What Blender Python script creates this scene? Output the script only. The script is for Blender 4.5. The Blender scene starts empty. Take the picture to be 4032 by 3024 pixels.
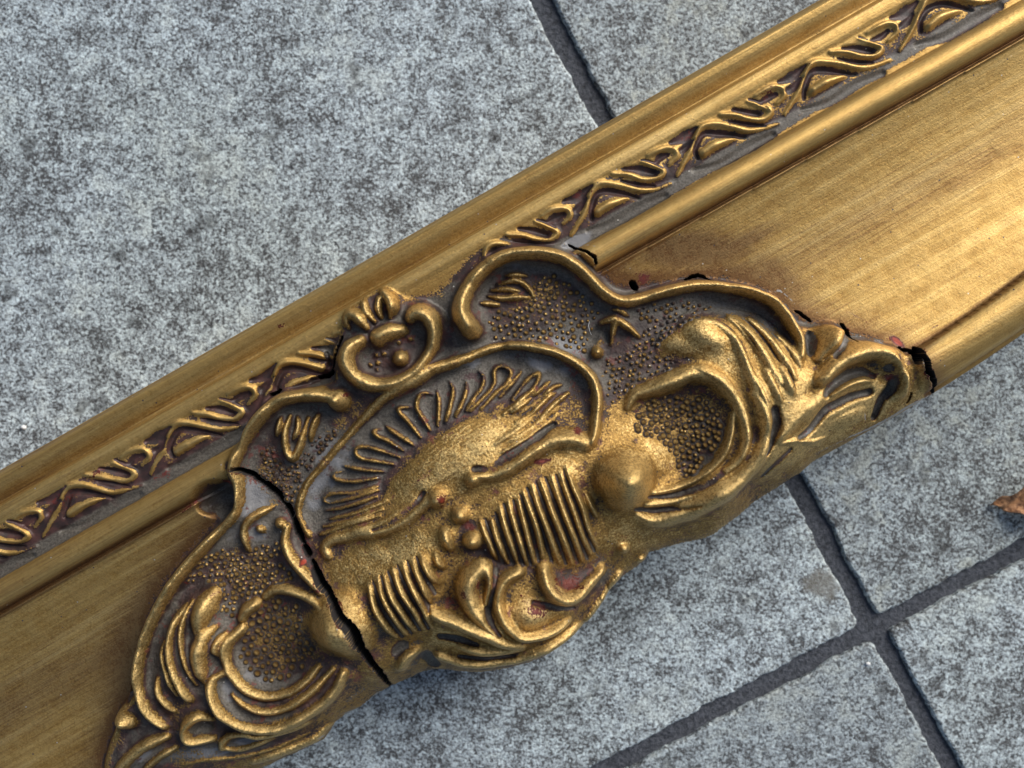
import bpy, math, random
import numpy as np
from mathutils import Vector
random.seed(5); rng = np.random.default_rng(7)
S = bpy.context.scene

# ------------------------------------------------------------------ camera, sky, sun
U = 0.32 / 4032.0            # metres per plan unit (the plan is drawn in 1/12.6 mm units)
CX, CY = 2016.0, 1512.0      # plan centre
Z0 = 0.045                   # height of the frame's reference face above the paving
D = 0.266                    # camera height above that face
cam_d = bpy.data.cameras.new('camera'); cam = bpy.data.objects.new('camera', cam_d)
S.collection.objects.link(cam); S.camera = cam
cam.location = (0, 0, Z0 + D); cam.rotation_euler = (0, 0, 0)
cam_d.sensor_width = 36; cam_d.lens = 36 * D / 0.32
cam_d.clip_start = 0.01; cam_d.clip_end = 50
cam_d.dof.use_dof = True; cam_d.dof.focus_distance = D - 0.002; cam_d.dof.aperture_fstop = 9

SUN_EL, SUN_AZ = math.radians(34), math.radians(47)   # azimuth counter-clockwise from +x
w = bpy.data.worlds.new('World'); S.world = w; w.use_nodes = True
nt = w.node_tree; bg = nt.nodes['Background']
sky = nt.nodes.new('ShaderNodeTexSky'); sky.sky_type = 'NISHITA'; sky.sun_disc = False
sky.sun_elevation = SUN_EL; sky.sun_rotation = math.pi / 2 - SUN_AZ
sky.dust_density = 3.0; sky.air_density = 1.0
nt.links.new(sky.outputs[0], bg.inputs[0]); bg.inputs[1].default_value = 0.085
sd = bpy.data.lights.new('sun', 'SUN'); sun = bpy.data.objects.new('sun', sd); S.collection.objects.link(sun)
sd.energy = 3.0; sd.angle = math.radians(38); sd.color = (1.0, 0.985, 0.96)
dv = Vector((math.cos(SUN_EL) * math.cos(SUN_AZ), math.cos(SUN_EL) * math.sin(SUN_AZ), math.sin(SUN_EL)))
sun.rotation_euler = dv.to_track_quat('Z', 'Y').to_euler()
S.view_settings.view_transform = 'Standard'; S.view_settings.look = 'None'
S.view_settings.gamma = 1; S.view_settings.exposure = 0.36

# ------------------------------------------------------------------ helpers
def link(o, parent=None):
    S.collection.objects.link(o)
    if parent: o.parent = parent
    return o
def tag(o, label=None, cat=None, group=None, kind=None):
    for k, v in (('label', label), ('category', cat), ('group', group), ('kind', kind)):
        if v: o[k] = v
    return o
class NT:
    def __init__(s, name):
        s.m = bpy.data.materials.new(name); s.m.use_nodes = True
        s.t = s.m.node_tree; s.b = s.t.nodes['Principled BSDF']
    def n(s, typ, **kw):
        n = s.t.nodes.new(typ)
        for k, v in kw.items():
            if k.startswith('i_'): n.inputs[k[2:].replace('_', ' ')].default_value = v
            else: setattr(n, k, v)
        return n
    def l(s, a, b): s.t.links.new(a, b)
    def coord(s): return s.n('ShaderNodeTexCoord').outputs['Object']
    def attr(s, name): return s.n('ShaderNodeAttribute', attribute_name=name)
    def noise(s, vec, scale, detail=3, rough=.55, dist=0):
        n = s.n('ShaderNodeTexNoise'); n.inputs['Scale'].default_value = scale
        n.inputs['Detail'].default_value = detail; n.inputs['Roughness'].default_value = rough
        n.inputs['Distortion'].default_value = dist; s.l(vec, n.inputs['Vector']); return n.outputs['Fac']
    def mapr(s, v, a, b, c=0, d=1, smooth=True):
        n = s.n('ShaderNodeMapRange'); n.interpolation_type = 'SMOOTHSTEP' if smooth else 'LINEAR'
        s.put(v, n.inputs['Value'])
        for k, x in (('From Min', a), ('From Max', b), ('To Min', c), ('To Max', d)): n.inputs[k].default_value = x
        return n.outputs['Result']
    def put(s, v, sock):
        if isinstance(v, (int, float)): sock.default_value = v
        elif isinstance(v, tuple): sock.default_value = (*v, 1) if len(v) == 3 else v
        else: s.l(v, sock)
    def math(s, op, a, b=0.0, c=None):
        n = s.n('ShaderNodeMath', operation=op); s.put(a, n.inputs[0]); s.put(b, n.inputs[1])
        if c is not None: s.put(c, n.inputs[2])
        return n.outputs[0]
    def mix(s, f, a, b, mode='MIX'):
        n = s.n('ShaderNodeMix', data_type='RGBA', blend_type=mode)
        s.put(f, n.inputs[0]); s.put(a, n.inputs[6]); s.put(b, n.inputs[7]); return n.outputs[2]
    def mixf(s, f, a, b):
        n = s.n('ShaderNodeMix', data_type='FLOAT'); s.put(f, n.inputs[0]); s.put(a, n.inputs[2]); s.put(b, n.inputs[3]); return n.outputs[0]
    def bump(s, h, dist, strength=1.0, normal=None):
        n = s.n('ShaderNodeBump'); n.inputs['Distance'].default_value = dist; n.inputs['Strength'].default_value = strength
        s.l(h, n.inputs['Height'])
        if normal: s.l(normal, n.inputs['Normal'])
        return n.outputs['Normal']

TH = math.radians(29.84)
UX, UY = math.cos(TH), -math.sin(TH)       # along the rail (plan, y downwards)
VX, VY = math.sin(TH), math.cos(TH)        # across the rail, inner side to outer side

# ------------------------------------------------------------------ materials
def gilding():
    M = NT('aged_gilding')
    co = M.coord()
    # coordinates turned to run along the rail
    mp = M.n('ShaderNodeMapping'); mp.inputs['Rotation'].default_value = (0, 0, -TH); M.l(co, mp.inputs['Vector'])
    st = M.n('ShaderNodeMapping'); st.inputs['Scale'].default_value = (0.035, 1, 1); M.l(mp.outputs[0], st.inputs['Vector'])
    st2 = M.n('ShaderNodeMapping'); st2.inputs['Scale'].default_value = (0.03, 1, 1); M.l(mp.outputs[0], st2.inputs['Vector'])
    gold = M.attr('gold').outputs['Fac']; dust = M.attr('dust').outputs['Fac']
    red = M.attr('red').outputs['Fac']; void = M.attr('bare').outputs['Fac']; rail = M.attr('rail').outputs['Fac']
    brn = M.attr('glaze_shade').outputs['Fac']
    n1 = M.noise(co, 1500, 4, .65); n2 = M.noise(co, 280, 4, .6); n3 = M.noise(co, 5200, 2, .6); n4 = M.noise(co, 60, 3, .6)
    s1 = M.noise(st.outputs[0], 1900, 5, .65); s2 = M.noise(st2.outputs[0], 300, 4, .6)
    # gold coverage
    v = M.math('ADD', gold, M.math('MULTIPLY', M.mapr(n1, .32, .68, -.5, .5, False), .62))
    v = M.math('ADD', v, M.math('MULTIPLY', M.mapr(n2, .3, .7, -.5, .5, False), .50))
    v = M.math('ADD', v, M.math('MULTIPLY', M.mapr(n4, .3, .7, -.5, .5, False), .22))
    v = M.math('ADD', v, M.math('MULTIPLY', rail, .12))
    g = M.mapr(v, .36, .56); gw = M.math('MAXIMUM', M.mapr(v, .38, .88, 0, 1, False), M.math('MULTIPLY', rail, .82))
    # gold colours
    c1 = M.mix(M.mixf(M.math('MULTIPLY', rail, .8), M.mapr(n2, .3, .7), M.mapr(s2, .35, .65)), (.36, .215, .056), (.54, .355, .112))
    c1 = M.mix(M.math('MULTIPLY', M.mapr(n1, .35, .7, 1, 0), M.mapr(rail, 0, 1, 1, .3)), c1, (.30, .170, .045))
    strk = M.math('MULTIPLY', M.mapr(s1, .40, .75), rail)
    c1 = M.mix(M.math('MULTIPLY', strk, .55), c1, (.24, .125, .035))
    pale_strk = M.math('MULTIPLY', M.mapr(s2, .52, .74), rail)  # paler gold streaks from noise along the rail
    c1 = M.mix(M.math('MULTIPLY', pale_strk, .45), c1, (.60, .44, .19))
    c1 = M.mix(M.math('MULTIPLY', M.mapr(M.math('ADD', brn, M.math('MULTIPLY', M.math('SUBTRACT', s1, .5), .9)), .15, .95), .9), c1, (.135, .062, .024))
    # ground colours under the gold
    pur = M.mix(M.mapr(n2, .35, .65), (.026, .015, .012), (.072, .030, .024))
    gry = M.mix(M.mapr(n1, .3, .7), (.045, .037, .027), (.120, .106, .085))
    rec = M.mapr(gold, .32, -.15, 0, .55, False)
    gry = M.mix(M.mapr(M.math('ADD', dust, M.math('MULTIPLY', M.math('SUBTRACT', n2, .5), 1.0)), .75, 1.15), gry, (.175, .175, .178))
    und = M.mix(M.mapr(M.math('ADD', M.math('ADD', dust, rec), M.math('MULTIPLY', M.math('SUBTRACT', n2, .5), 1.1)), .35, .75), pur, gry)
    # fly specks
    vo = M.n('ShaderNodeTexVoronoi'); vo.inputs['Scale'].default_value = 260; M.l(co, vo.inputs['Vector'])
    rnd = M.n('ShaderNodeSeparateColor'); M.l(vo.outputs['Color'], rnd.inputs[0])
    sp = M.math('MULTIPLY', M.mapr(vo.outputs['Distance'], .05, .09, 1, 0), M.math('GREATER_THAN', rnd.outputs[0], .66))
    c1 = M.mix(gw, M.mix(.62, c1, (.070, .040, .017)), c1)
    c1 = M.mix(M.math('MULTIPLY', M.mapr(v, .85, 1.35), M.mapr(rail, 0, 1, .55, .12)), c1, (.80, .585, .25))  # crests mixed paler: a highlight painted into the gold colour
    grit = M.math('MULTIPLY', M.mapr(M.noise(co, 1250, 4, .75), .46, .60), M.mapr(rail, 0, 1, .66, .10))
    c1 = M.mix(grit, c1, (.20, .115, .035))
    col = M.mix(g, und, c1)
    col = M.mix(M.mapr(M.math('ADD', red, M.math('ADD', M.math('MULTIPLY', M.mapr(n1, .32, .68, -.5, .5, False), .7), M.math('MULTIPLY', M.mapr(n2, .3, .7, -.5, .5, False), .5))), .48, .56), col, M.mix(M.mapr(red, .7, 1.1), (.10, .018, .012), (.30, .040, .018)))
    n5 = M.noise(co, 210, 4, .7)
    wear = M.math('MULTIPLY', M.mapr(n5, .575, .64), M.math('MULTIPLY', M.mapr(rail, 0, 1, 1, .12), M.mapr(v, 1.15, .75)))
    col = M.mix(M.math('MULTIPLY', wear, .85), col, M.mix(M.mapr(n4, .4, .6), (.055, .022, .020), (.13, .030, .018)))
    chip = M.mapr(M.math('ADD', M.attr('chip').outputs['Fac'], M.math('MULTIPLY', M.math('SUBTRACT', n1, .5), 1.4)), .45, .6)
    col = M.mix(chip, col, (.30, .285, .26))
    col = M.mix(sp, col, (.03, .025, .03))
    v3 = M.n('ShaderNodeTexVoronoi'); v3.inputs['Scale'].default_value = 520; M.l(co, v3.inputs['Vector'])
    r3 = M.n('ShaderNodeSeparateColor'); M.l(v3.outputs['Color'], r3.inputs[0])
    crumb = M.math('MULTIPLY', M.mapr(v3.outputs['Distance'], .07, .15, 1, 0), M.math('GREATER_THAN', M.math('ADD', r3.outputs[1], M.math('MULTIPLY', n4, .22)), 1.07))
    col = M.mix(crumb, col, (.55, .52, .45))
    col = M.mix(void, col, (.010, .007, .006))
    M.l(col, M.b.inputs['Base Color'])
    met = M.math('MULTIPLY', M.math('MULTIPLY', M.mixf(g, .05, M.mixf(gw, .6, .84)), M.mapr(rail, 0, 1, 1, .92)), M.math('SUBTRACT', 1, M.math('MAXIMUM', M.math('MAXIMUM', void, chip), sp)))
    met = M.math('MULTIPLY', met, M.mapr(red, .3, .6, 1, .35)); met = M.math('MULTIPLY', met, M.math('SUBTRACT', 1, M.math('MULTIPLY', wear, .8)))
    M.l(met, M.b.inputs['Metallic'])
    ro = M.mixf(g, .5, M.math('ADD', M.math('SUBTRACT', M.mapr(n1, .25, .75, .33, .50), M.mapr(v, .9, 1.4, 0, .04)), M.math('MULTIPLY', rail, .10)))
    ro = M.mixf(void, ro, 1.0)
    M.l(ro, M.b.inputs['Roughness'])
    h = M.math('MULTIPLY', M.math('ADD', M.math('MULTIPLY', n3, .35), M.math('MULTIPLY', n1, .8)), M.mapr(rail, 0, 1, 1, .35))
    h = M.math('ADD', h, M.math('MULTIPLY', g, .30))
    h = M.math('ADD', h, M.math('MULTIPLY', M.math('MULTIPLY', s1, rail), .22))
    h = M.math('ADD', h, M.math('MULTIPLY', n2, M.mapr(rail, 0, 1, 1.5, .35)))
    M.l(M.bump(h, .00042, .8), M.b.inputs['Normal'])
    return M.m
GILD = gilding()

def stone(name, lightness, warm):
    M = NT(name); co = M.coord(); L = lightness
    a = M.noise(co, 1000, 3, .6); b = M.noise(co, 2300, 2, .6); c = M.noise(co, 22, 5, .6); d = M.noise(co, 130, 4, .65); e = M.noise(co, 8, 3, .5)
    wp = M.n('ShaderNodeVectorMath', operation='ADD'); M.l(co, wp.inputs[0])
    nn = M.n('ShaderNodeTexNoise'); nn.inputs['Scale'].default_value = 900; M.l(co, nn.inputs['Vector'])
    sc0 = M.n('ShaderNodeVectorMath', operation='SCALE'); M.l(nn.outputs['Color'], sc0.inputs[0]); sc0.inputs['Scale'].default_value = .0012; M.l(sc0.outputs[0], wp.inputs[1])
    vg = M.n('ShaderNodeTexVoronoi'); vg.inputs['Scale'].default_value = 1050; M.l(wp.outputs[0], vg.inputs['Vector'])
    cell = M.n('ShaderNodeSeparateColor'); M.l(vg.outputs['Color'], cell.inputs[0])
    big = M.math('ADD', M.math('MULTIPLY', M.math('SUBTRACT', c, .5), .55), M.math('MULTIPLY', M.math('SUBTRACT', d, .5), .75))
    t = M.math('ADD', M.math('MULTIPLY', cell.outputs[0], .30), M.math('MULTIPLY', a, 1.0))
    t = M.math('ADD', t, M.math('MULTIPLY', b, .35)); t = M.math('ADD', t, big)
    rp = M.n('ShaderNodeValToRGB'); M.l(M.mapr(t, .46, 1.14, smooth=False), rp.inputs[0])
    els = rp.color_ramp.elements; els[0].position = 0.0; els[0].color = (.035, .036, .038, 1); els[1].position = 1.0; els[1].color = (.58 * L, .67 * L, .70 * L, 1)
    for p, cc in ((.26, (.060, .062, .062)), (.40, (.135, .150, .158)), (.52, (.23, .262, .275)), (.66, (.33, .38, .40))):
        q = els.new(p); q.color = (cc[0] * L, cc[1] * L, cc[2] * L, 1)
    col = rp.outputs[0]
    w1 = M.mapr(M.math('ADD', c, M.math('MULTIPLY', M.math('SUBTRACT', d, .5), .8)), .50, .72)
    col = M.mix(M.math('MULTIPLY', w1, warm), col, (.72, .66, .56), 'MULTIPLY')
    col = M.mix(M.math('MULTIPLY', M.mapr(e, .45, .7), .5), col, (.86, .84, .76), 'MULTIPLY')
    f = M.noise(co, 75, 3, .7)
    sx, sy = ((3238 - CX) * U * (Z0 + D) / D, (CY - 2300) * U * (Z0 + D) / D)
    dn = M.n('ShaderNodeVectorMath', operation='DISTANCE'); M.l(co, dn.inputs[0]); dn.inputs[1].default_value = (sx, sy, 0)
    spot = M.mapr(M.math('ADD', dn.outputs['Value'], M.math('MULTIPLY', M.math('SUBTRACT', d, .5), .012)), .0035, .0075, .75, 0)
    col = M.mix(spot, col, (.150, .140, .115))
    col = M.mix(M.math('MULTIPLY', M.mapr(M.math('ADD', f, M.math('MULTIPLY', M.math('SUBTRACT', a, .5), .25)), .605, .67), .75), col, (.30, .29, .28), 'MULTIPLY')
    M.l(col, M.b.inputs['Base Color']); M.b.inputs['Roughness'].default_value = .7
    vp = M.n('ShaderNodeTexVoronoi'); vp.inputs['Scale'].default_value = 300; M.l(wp.outputs[0], vp.inputs['Vector'])
    rp2 = M.n('ShaderNodeSeparateColor'); M.l(vp.outputs['Color'], rp2.inputs[0])
    pit = M.math('MULTIPLY', M.mapr(M.math('ADD', vp.outputs['Distance'], M.math('MULTIPLY', M.math('SUBTRACT', b, .5), .3)), .16, .30, 1, 0), M.math('GREATER_THAN', M.math('ADD', rp2.outputs[0], M.math('MULTIPLY', c, .5)), 1.04))
    col = M.mix(M.math('MULTIPLY', pit, .75), col, (.040, .043, .047)); M.l(col, M.b.inputs['Base Color'])
    h = M.math('SUBTRACT', M.math('ADD', a, M.math('MULTIPLY', b, .5)), M.math('MULTIPLY', pit, .8))
    M.l(M.bump(h, .0005, .8), M.b.inputs['Normal'])
    return M.m
def plain(name, c1, c2, scale, rough, bumpd):
    M = NT(name); co = M.coord(); n = M.noise(co, scale, 4, .65)
    M.l(M.mix(M.mapr(n, .3, .7), c1, c2), M.b.inputs['Base Color']); M.b.inputs['Roughness'].default_value = rough
    M.l(M.bump(n, bumpd, .8), M.b.inputs['Normal']); return M.m
STONES = [stone('pale_granite', 1.12, .45), stone('granite_worn', .98, .8), stone('granite_grey', .90, .6)]
GROUT = plain('dark_grout', (.022, .025, .031), (.085, .092, .108), 800, .9, .0014)

# ------------------------------------------------------------------ paving
TS = (Z0 + D) / D                          # plan units at paving depth
def tile_pt(a, b):                         # a down the joint, b across it
    X = .4664 * a + .8846 * b; Y = .8846 * a - .4664 * b
    return ((X - CX) * U * TS, (CY - Y) * U * TS)
def mesh_obj(name, V, F, mat, parent=None, smooth=False):
    me = bpy.data.meshes.new(name); me.from_pydata([tuple(v) for v in V], [], F); me.materials.append(mat)
    if smooth: me.polygons.foreach_set('use_smooth', [True] * len(F))
    me.update(); return link(bpy.data.objects.new(name, me), parent)
ax, ay = tile_pt(-9000, -9000); 
ground = mesh_obj('ground', [(-3, -3, -.0019), (3, -3, -.0019), (3, 3, -.0019), (-3, 3, -.0019)], [(0, 1, 2, 3)], GROUT)
tag(ground, kind='structure')
ground['label'] = 'dark recessed mortar bed between the grey paving slabs'
def slab(a0, a1, b0, b1, mat, z=0.0, seed=0):
    r = random.Random(seed)
    ring = []; R = 26; step = 14
    def side(p, q, n):
        for k in range(n):
            t = k / n; yield (p[0] + (q[0] - p[0]) * t, p[1] + (q[1] - p[1]) * t)
    cs = [(a0, b0), (a0, b1), (a1, b1), (a1, b0)]
    pts = []
    for i in range(4):
        p, q = cs[i], cs[(i + 1) % 4]
        L = math.hypot(q[0] - p[0], q[1] - p[1]); d = ((q[0] - p[0]) / L, (q[1] - p[1]) / L)
        p2 = (p[0] + d[0] * R, p[1] + d[1] * R); q2 = (q[0] - d[0] * R, q[1] - d[1] * R)
        n = int(L / step)
        pts += list(side(p2, q2, n)) + [q2]
        e = cs[(i + 2) % 4]; L2 = math.hypot(e[0] - q[0], e[1] - q[1]); d2 = ((e[0] - q[0]) / L2, (e[1] - q[1]) / L2)
        pts.append((q[0] - d[0] * R * .3 + d2[0] * R * .3, q[1] - d[1] * R * .3 + d2[1] * R * .3))
    ca, cb = (a0 + a1) / 2, (b0 + b1) / 2
    n = len(pts); V = []; F = []
    w1 = 0; jit = []
    for k in range(n):
        w1 = w1 * .80 + r.uniform(-1, 1) * 4.0; jit.append(w1)
    for inset, zz in ((0, -.0065), (0, -.0022), (2.5, -.0007), (9, -.0001), (16, 0)):
        for k, (a, b) in enumerate(pts):
            dx = inset + jit[k]
            aa = a + max(-1, min(1, (ca - a) / 60)) * dx; bb = b + max(-1, min(1, (cb - b) / 60)) * dx
            x, y = tile_pt(aa, bb); V.append((x, y, z + zz))
    for L in range(4):
        for k in range(n):
            k2 = (k + 1) % n; F.append((L * n + k, L * n + k2, (L + 1) * n + k2, (L + 1) * n + k))
    F.append(tuple(4 * n + k for k in range(n)))
    F = [f[::-1] for f in F]
    return mesh_obj('paving_slab', V, F, mat, ground)
W4 = 4300
bs = [(-2451 - 75 - W4, -2451 - 75), (-2451, 1849), (1925, 1925 + W4)]
bs2 = [(-2434 - 75 - W4, -2434 - 75), (-2434, 1868), (1938, 1938 + W4)]
as_ = [(3760 - W4 - 75 - W4, 3760 - W4 - 75), (3760 - W4, 3760), (3829, 3829 + W4)]
k = 0
for i, (a0, a1) in enumerate(as_):
    for (b0, b1) in (bs2 if i == 2 else bs):
        slab(a0, a1, b0, b1, STONES[[0, 1, 2, 1, 0, 1, 2, 2, 0][k]], z=random.uniform(-.0003, .0003), seed=k); k += 1

# ------------------------------------------------------------------ the gilded frame: plan drawing
CR = dict(A=(1700, 900), B=(2500, 900), C=(1000, 1100), D=(1100, 1700), E=(1900, 1600), F=(2800, 1200), G=(400, 1850),
          H=(400, 2274), I=(1200, 2200), J=(2100, 2000), K=(2100, 300), L=(3032, 0), M=(3032, 700), N=(0, 1450), O=(0, 2274))
def P(c, pts):
    o = CR[c]; return [(o[0] + x / 2.212, o[1] + y / 2.212) for x, y in pts]
def to_uv(x, y): return UX * x + UY * y, VX * x + VY * y
def drop(x, y, h):            # sight-line reading of a point at height h -> plan position
    k = (D - h * U) / D; return CX + (x - CX) * k, CY + (y - CY) * k

us = np.concatenate([np.arange(-4800, -1700, 45.), np.arange(-1700, 3640, 3.5), np.arange(3640, 7200, 45.)])
vs = np.arange(1560, 3400, 3.5)
UU, VV = np.meshgrid(us, vs, indexing='ij')
XX = UX * UU + VX * VV; YY = UY * UU + VY * VV     # inverse of the rotation

def sm(x, a, b):
    t = np.clip((x - a) / (b - a), 0, 1); return t * t * (3 - 2 * t)
def bend(u): return np.minimum(np.where(u > 2250, .00009 * (u - 2250) ** 2, 0), 300) + np.minimum(np.where(u < -1400, .00009 * (u + 1400) ** 2, 0), 300)
def edge_out(u): return 3191 - np.minimum(np.where(u > 2100, .00006 * (u - 2100) ** 2, 0), 290) - np.minimum(np.where(u < -1300, .00006 * (u + 1300) ** 2, 0), 290)
def rail_h(u, v):
    dr = np.interp(u, [-1500, 800, 1700, 3200], [-6, 0, 4, 26])
    h = np.zeros_like(v)
    pv = [1560, 1599, 1606, 1622, 1650, 1690, 1708, 1716, 1724, 1750, 1774, 1790, 1820, 1865, 1925, 1960]
    ph = [-75, -60, -42, -22, -28, -54, -64, -42, -12, -5, -8, -15, -20, -28, -38, -36]
    a = np.interp(v, pv, ph)
    vb = v - dr
    t = (vb - 2034) / 58.0
    bead = np.where(np.abs(t) < 1, -34 + 62 * np.sqrt(np.clip(1 - t * t, 0, 1)) , -200)
    low = 2995 - bend(u)
    q = np.clip((vb - 2098) / (low - 2098), 0, 1)
    cove = -12 - 88 * np.sin(np.pi * np.clip(q * .93 + .02, 0, 1)) ** .8 - 6 * q
    cove = np.where(vb < 2112, -30 + (vb - 2098) * 1.2, cove)
    eo = edge_out(u)
    s = (v - low) / (eo - low)
    t2 = (s - .46) / .50
    ob = -48 + 70 * np.sqrt(np.clip(1 - t2 * t2, 0, 1)) - 40 * np.clip(s, 0, 1) ** 2
    h = np.where(vb < 1976, a, np.where(vb < 2092, np.maximum(bead, -34), np.where(vb < 2098, -36, np.where(v < low - 4, cove, np.where(v < low + 4, -44, ob)))))
    return h

CTRL = [(2560,1820,35),(2480,1970,42),(2340,1960,45),(2850,1225,-48),(3060,1330,-50),(2700,1180,-38),(1900,1180,-14),(1850,1220,-5),(2200,1250,-10),(2500,1250,-20),(2450,1400,-15),(2100,1380,-5),(1750,1150,-15),(2050,990,-8),(2500,1130,-35),(2900,1130,-55),
 (3150,1230,-60),(3400,1330,-45),(3600,1450,-20),(3450,1600,-30),(3250,1780,-60),(3000,1950,-75),(2700,2120,-85),(2500,2220,-65),(2330,2420,-60),(2000,2650,-95),
 (1700,2640,-85),(1450,2760,-85),(1200,2950,-85),(900,3100,-85),(2800,1350,-15),(3100,1550,25),(3000,1800,30),(2850,1950,12),(2650,1700,-5),(2700,1850,0),
 (2450,1880,60),(2250,1800,70),(2000,1950,80),(1850,2050,80),(1650,2150,75),(1450,2250,60),(1350,2400,55),(1400,2550,35),(1500,2650,0),(1800,1800,55),(1950,1700,45),
 (2150,1650,28),(1650,1900,45),(1500,2000,25),(1350,2080,10),(1500,1650,-12),(1300,1850,-18),(1750,1480,-12),(2000,1420,-18),(2250,1500,-12),(1230,2000,-18),
 (2050,2050,70),(2250,2100,50),(2300,2200,10),(1900,2300,50),(1750,2450,40),(1600,2450,45),(2000,2450,50),(2150,2350,50),(1900,2560,5),(2150,2500,5),
 (1000,1750,0),(1100,1800,-10),(950,2000,-18),(1000,2150,-20),(800,2250,-18),(1100,2250,-12),(700,2450,-14),(620,2700,-14),(1000,2500,-8),(1150,2600,-2),
 (1250,2450,35),(900,2750,0),(1200,2750,0),(700,2850,-12),(550,2850,-30),(500,3000,-40),(1000,2880,-30),(560,2500,-34),(1400,1430,8),(1600,1400,4),(1450,1250,-4),
 (1300,1550,-2),(1150,1600,0)]
CT = np.array(CTRL, float); CT[:, 2] = np.where(CT[:, 2] > 0, CT[:, 2] * 1.45, CT[:, 2])
def _rbf():
    d = np.hypot(CT[:, 0][:, None] - CT[:, 0], CT[:, 1][:, None] - CT[:, 1])
    Phi = -np.sqrt(d * d + 60 ** 2); n = len(CT)
    Am = np.zeros((n + 1, n + 1)); Am[:n, :n] = Phi - np.eye(n) * 12; Am[n, :n] = 1; Am[:n, n] = 1
    return np.linalg.solve(Am, np.append(CT[:, 2], 0))
RW = _rbf()
def ground_h(x, y):
    out = np.full(np.shape(x), RW[-1], float)
    for k in range(len(CT)): out -= RW[k] * np.sqrt((x - CT[k, 0]) ** 2 + (y - CT[k, 1]) ** 2 + 3600)
    return out

OUT = (P('A', [(190,900),(160,700),(230,500),(400,300),(600,190),(850,150),(1100,165),(1300,240),(1440,380),(1560,530),(1700,570),(1850,540),(2212,450)])
     + P('B', [(560,435),(700,440),(1000,490),(1220,565),(1350,690),(1450,830),(1560,850),(1700,825),(1830,880),(1900,950),(2000,980)])
     + P('F', [(1350,310),(1500,345),(1620,360),(1720,440),(1790,520),(1850,640),(1940,800),(2100,900)])
     + [(3300,2300),(2700,3400),(300,4200)]
     + P('O', [(860,1659),(900,1500),(960,1350),(985,1200),(1050,1120),(1150,1030),(1160,800),(1190,600),(1250,400),(1330,250)])
     + P('G', [(440,1180),(560,990),(700,810),(900,600),(1080,430),(1145,300),(1120,120),(1105,-50)])
     + P('C', [(-80,1480),(-60,1300),(30,1160),(150,1050),(250,990),(560,930),(700,880),(715,760),(690,620),(760,480),(780,280),(1000,120),(1150,55),(1320,170),(1500,190),(1640,290),(1720,400)]))
def poly_mask(poly, x, y):
    inside = np.zeros(x.shape, bool); n = len(poly); j = n - 1
    for i in range(n):
        xi, yi = poly[i]; xj, yj = poly[j]
        if yi != yj:
            c = ((yi > y) != (yj > y)) & (x < (xj - xi) * (y - yi) / (yj - yi) + xi)
            inside ^= c
        j = i
    return inside
def box(a, r, axis):
    k = 2 * r + 1
    p = np.pad(a, [(r + 1, r) if i == axis else (0, 0) for i in range(2)], mode='edge')
    c = np.cumsum(p, axis=axis, dtype=np.float64)
    return (np.take(c, range(k, c.shape[axis]), axis=axis) - np.take(c, range(0, c.shape[axis] - k), axis=axis)) / k
def blur(a, r):
    if r < 1: return a
    for _ in range(2): a = box(box(a, r, 0), r, 1)
    return a

OUT = [drop(x, y, -15) for x, y in OUT]
m0 = poly_mask(OUT, XX, YY)
MASK = blur(m0.astype(float), 2)
H0 = rail_h(UU, VV)
fine = (us > -1750) & (us < 3700)
GH = ground_h(XX, YY)
H = H0 * (1 - MASK) + GH * MASK
MS = np.zeros_like(H)
def base_at(x, y):
    u, v = to_uv(x, y); i = int(np.clip(np.searchsorted(us, u), 0, len(us) - 1)); j = int(np.clip(np.searchsorted(vs, v), 0, len(vs) - 1))
    return H[i, j] + MS[i, j]

REL = np.zeros_like(H); ID = np.zeros(H.shape, np.int32); BIAS = np.zeros_like(H)
FEAT = {}          # id -> (name, group level)
nid = [100]
def new_id(name, where):
    nid[0] += 1; FEAT[nid[0]] = (name, where); return nid[0]
def spline(pts, step=5.0):
    pts = np.array(pts, float)
    if len(pts) == 2: pts = np.array([pts[0], (pts[0] + pts[1]) / 2, pts[1]])
    p = np.vstack([2 * pts[0] - pts[1], pts, 2 * pts[-1] - pts[-2]]); out = []
    for i in range(1, len(p) - 2):
        L = np.linalg.norm(p[i + 1][:2] - p[i][:2]); n = max(2, int(L / step))
        for k in range(n):
            t = k / n
            out.append(.5 * ((2 * p[i]) + (-p[i-1] + p[i+1]) * t + (2*p[i-1] - 5*p[i] + 4*p[i+1] - p[i+2]) * t*t + (-p[i-1] + 3*p[i] - 3*p[i+1] + p[i+2]) * t**3))
    out.append(p[-2]); return np.array(out)
def window(x, y, r):
    u, v = to_uv(x, y)
    i0, i1 = np.searchsorted(us, [u - r, u + r]); j0, j1 = np.searchsorted(vs, [v - r, v + r])
    return slice(i0, i1), slice(j0, j1)
def widths(w, n):
    if np.isscalar(w): w = [w * .6, w, w, w, w * .55]
    return np.interp(np.linspace(0, 1, n), np.linspace(0, 1, len(w)), w)
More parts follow.
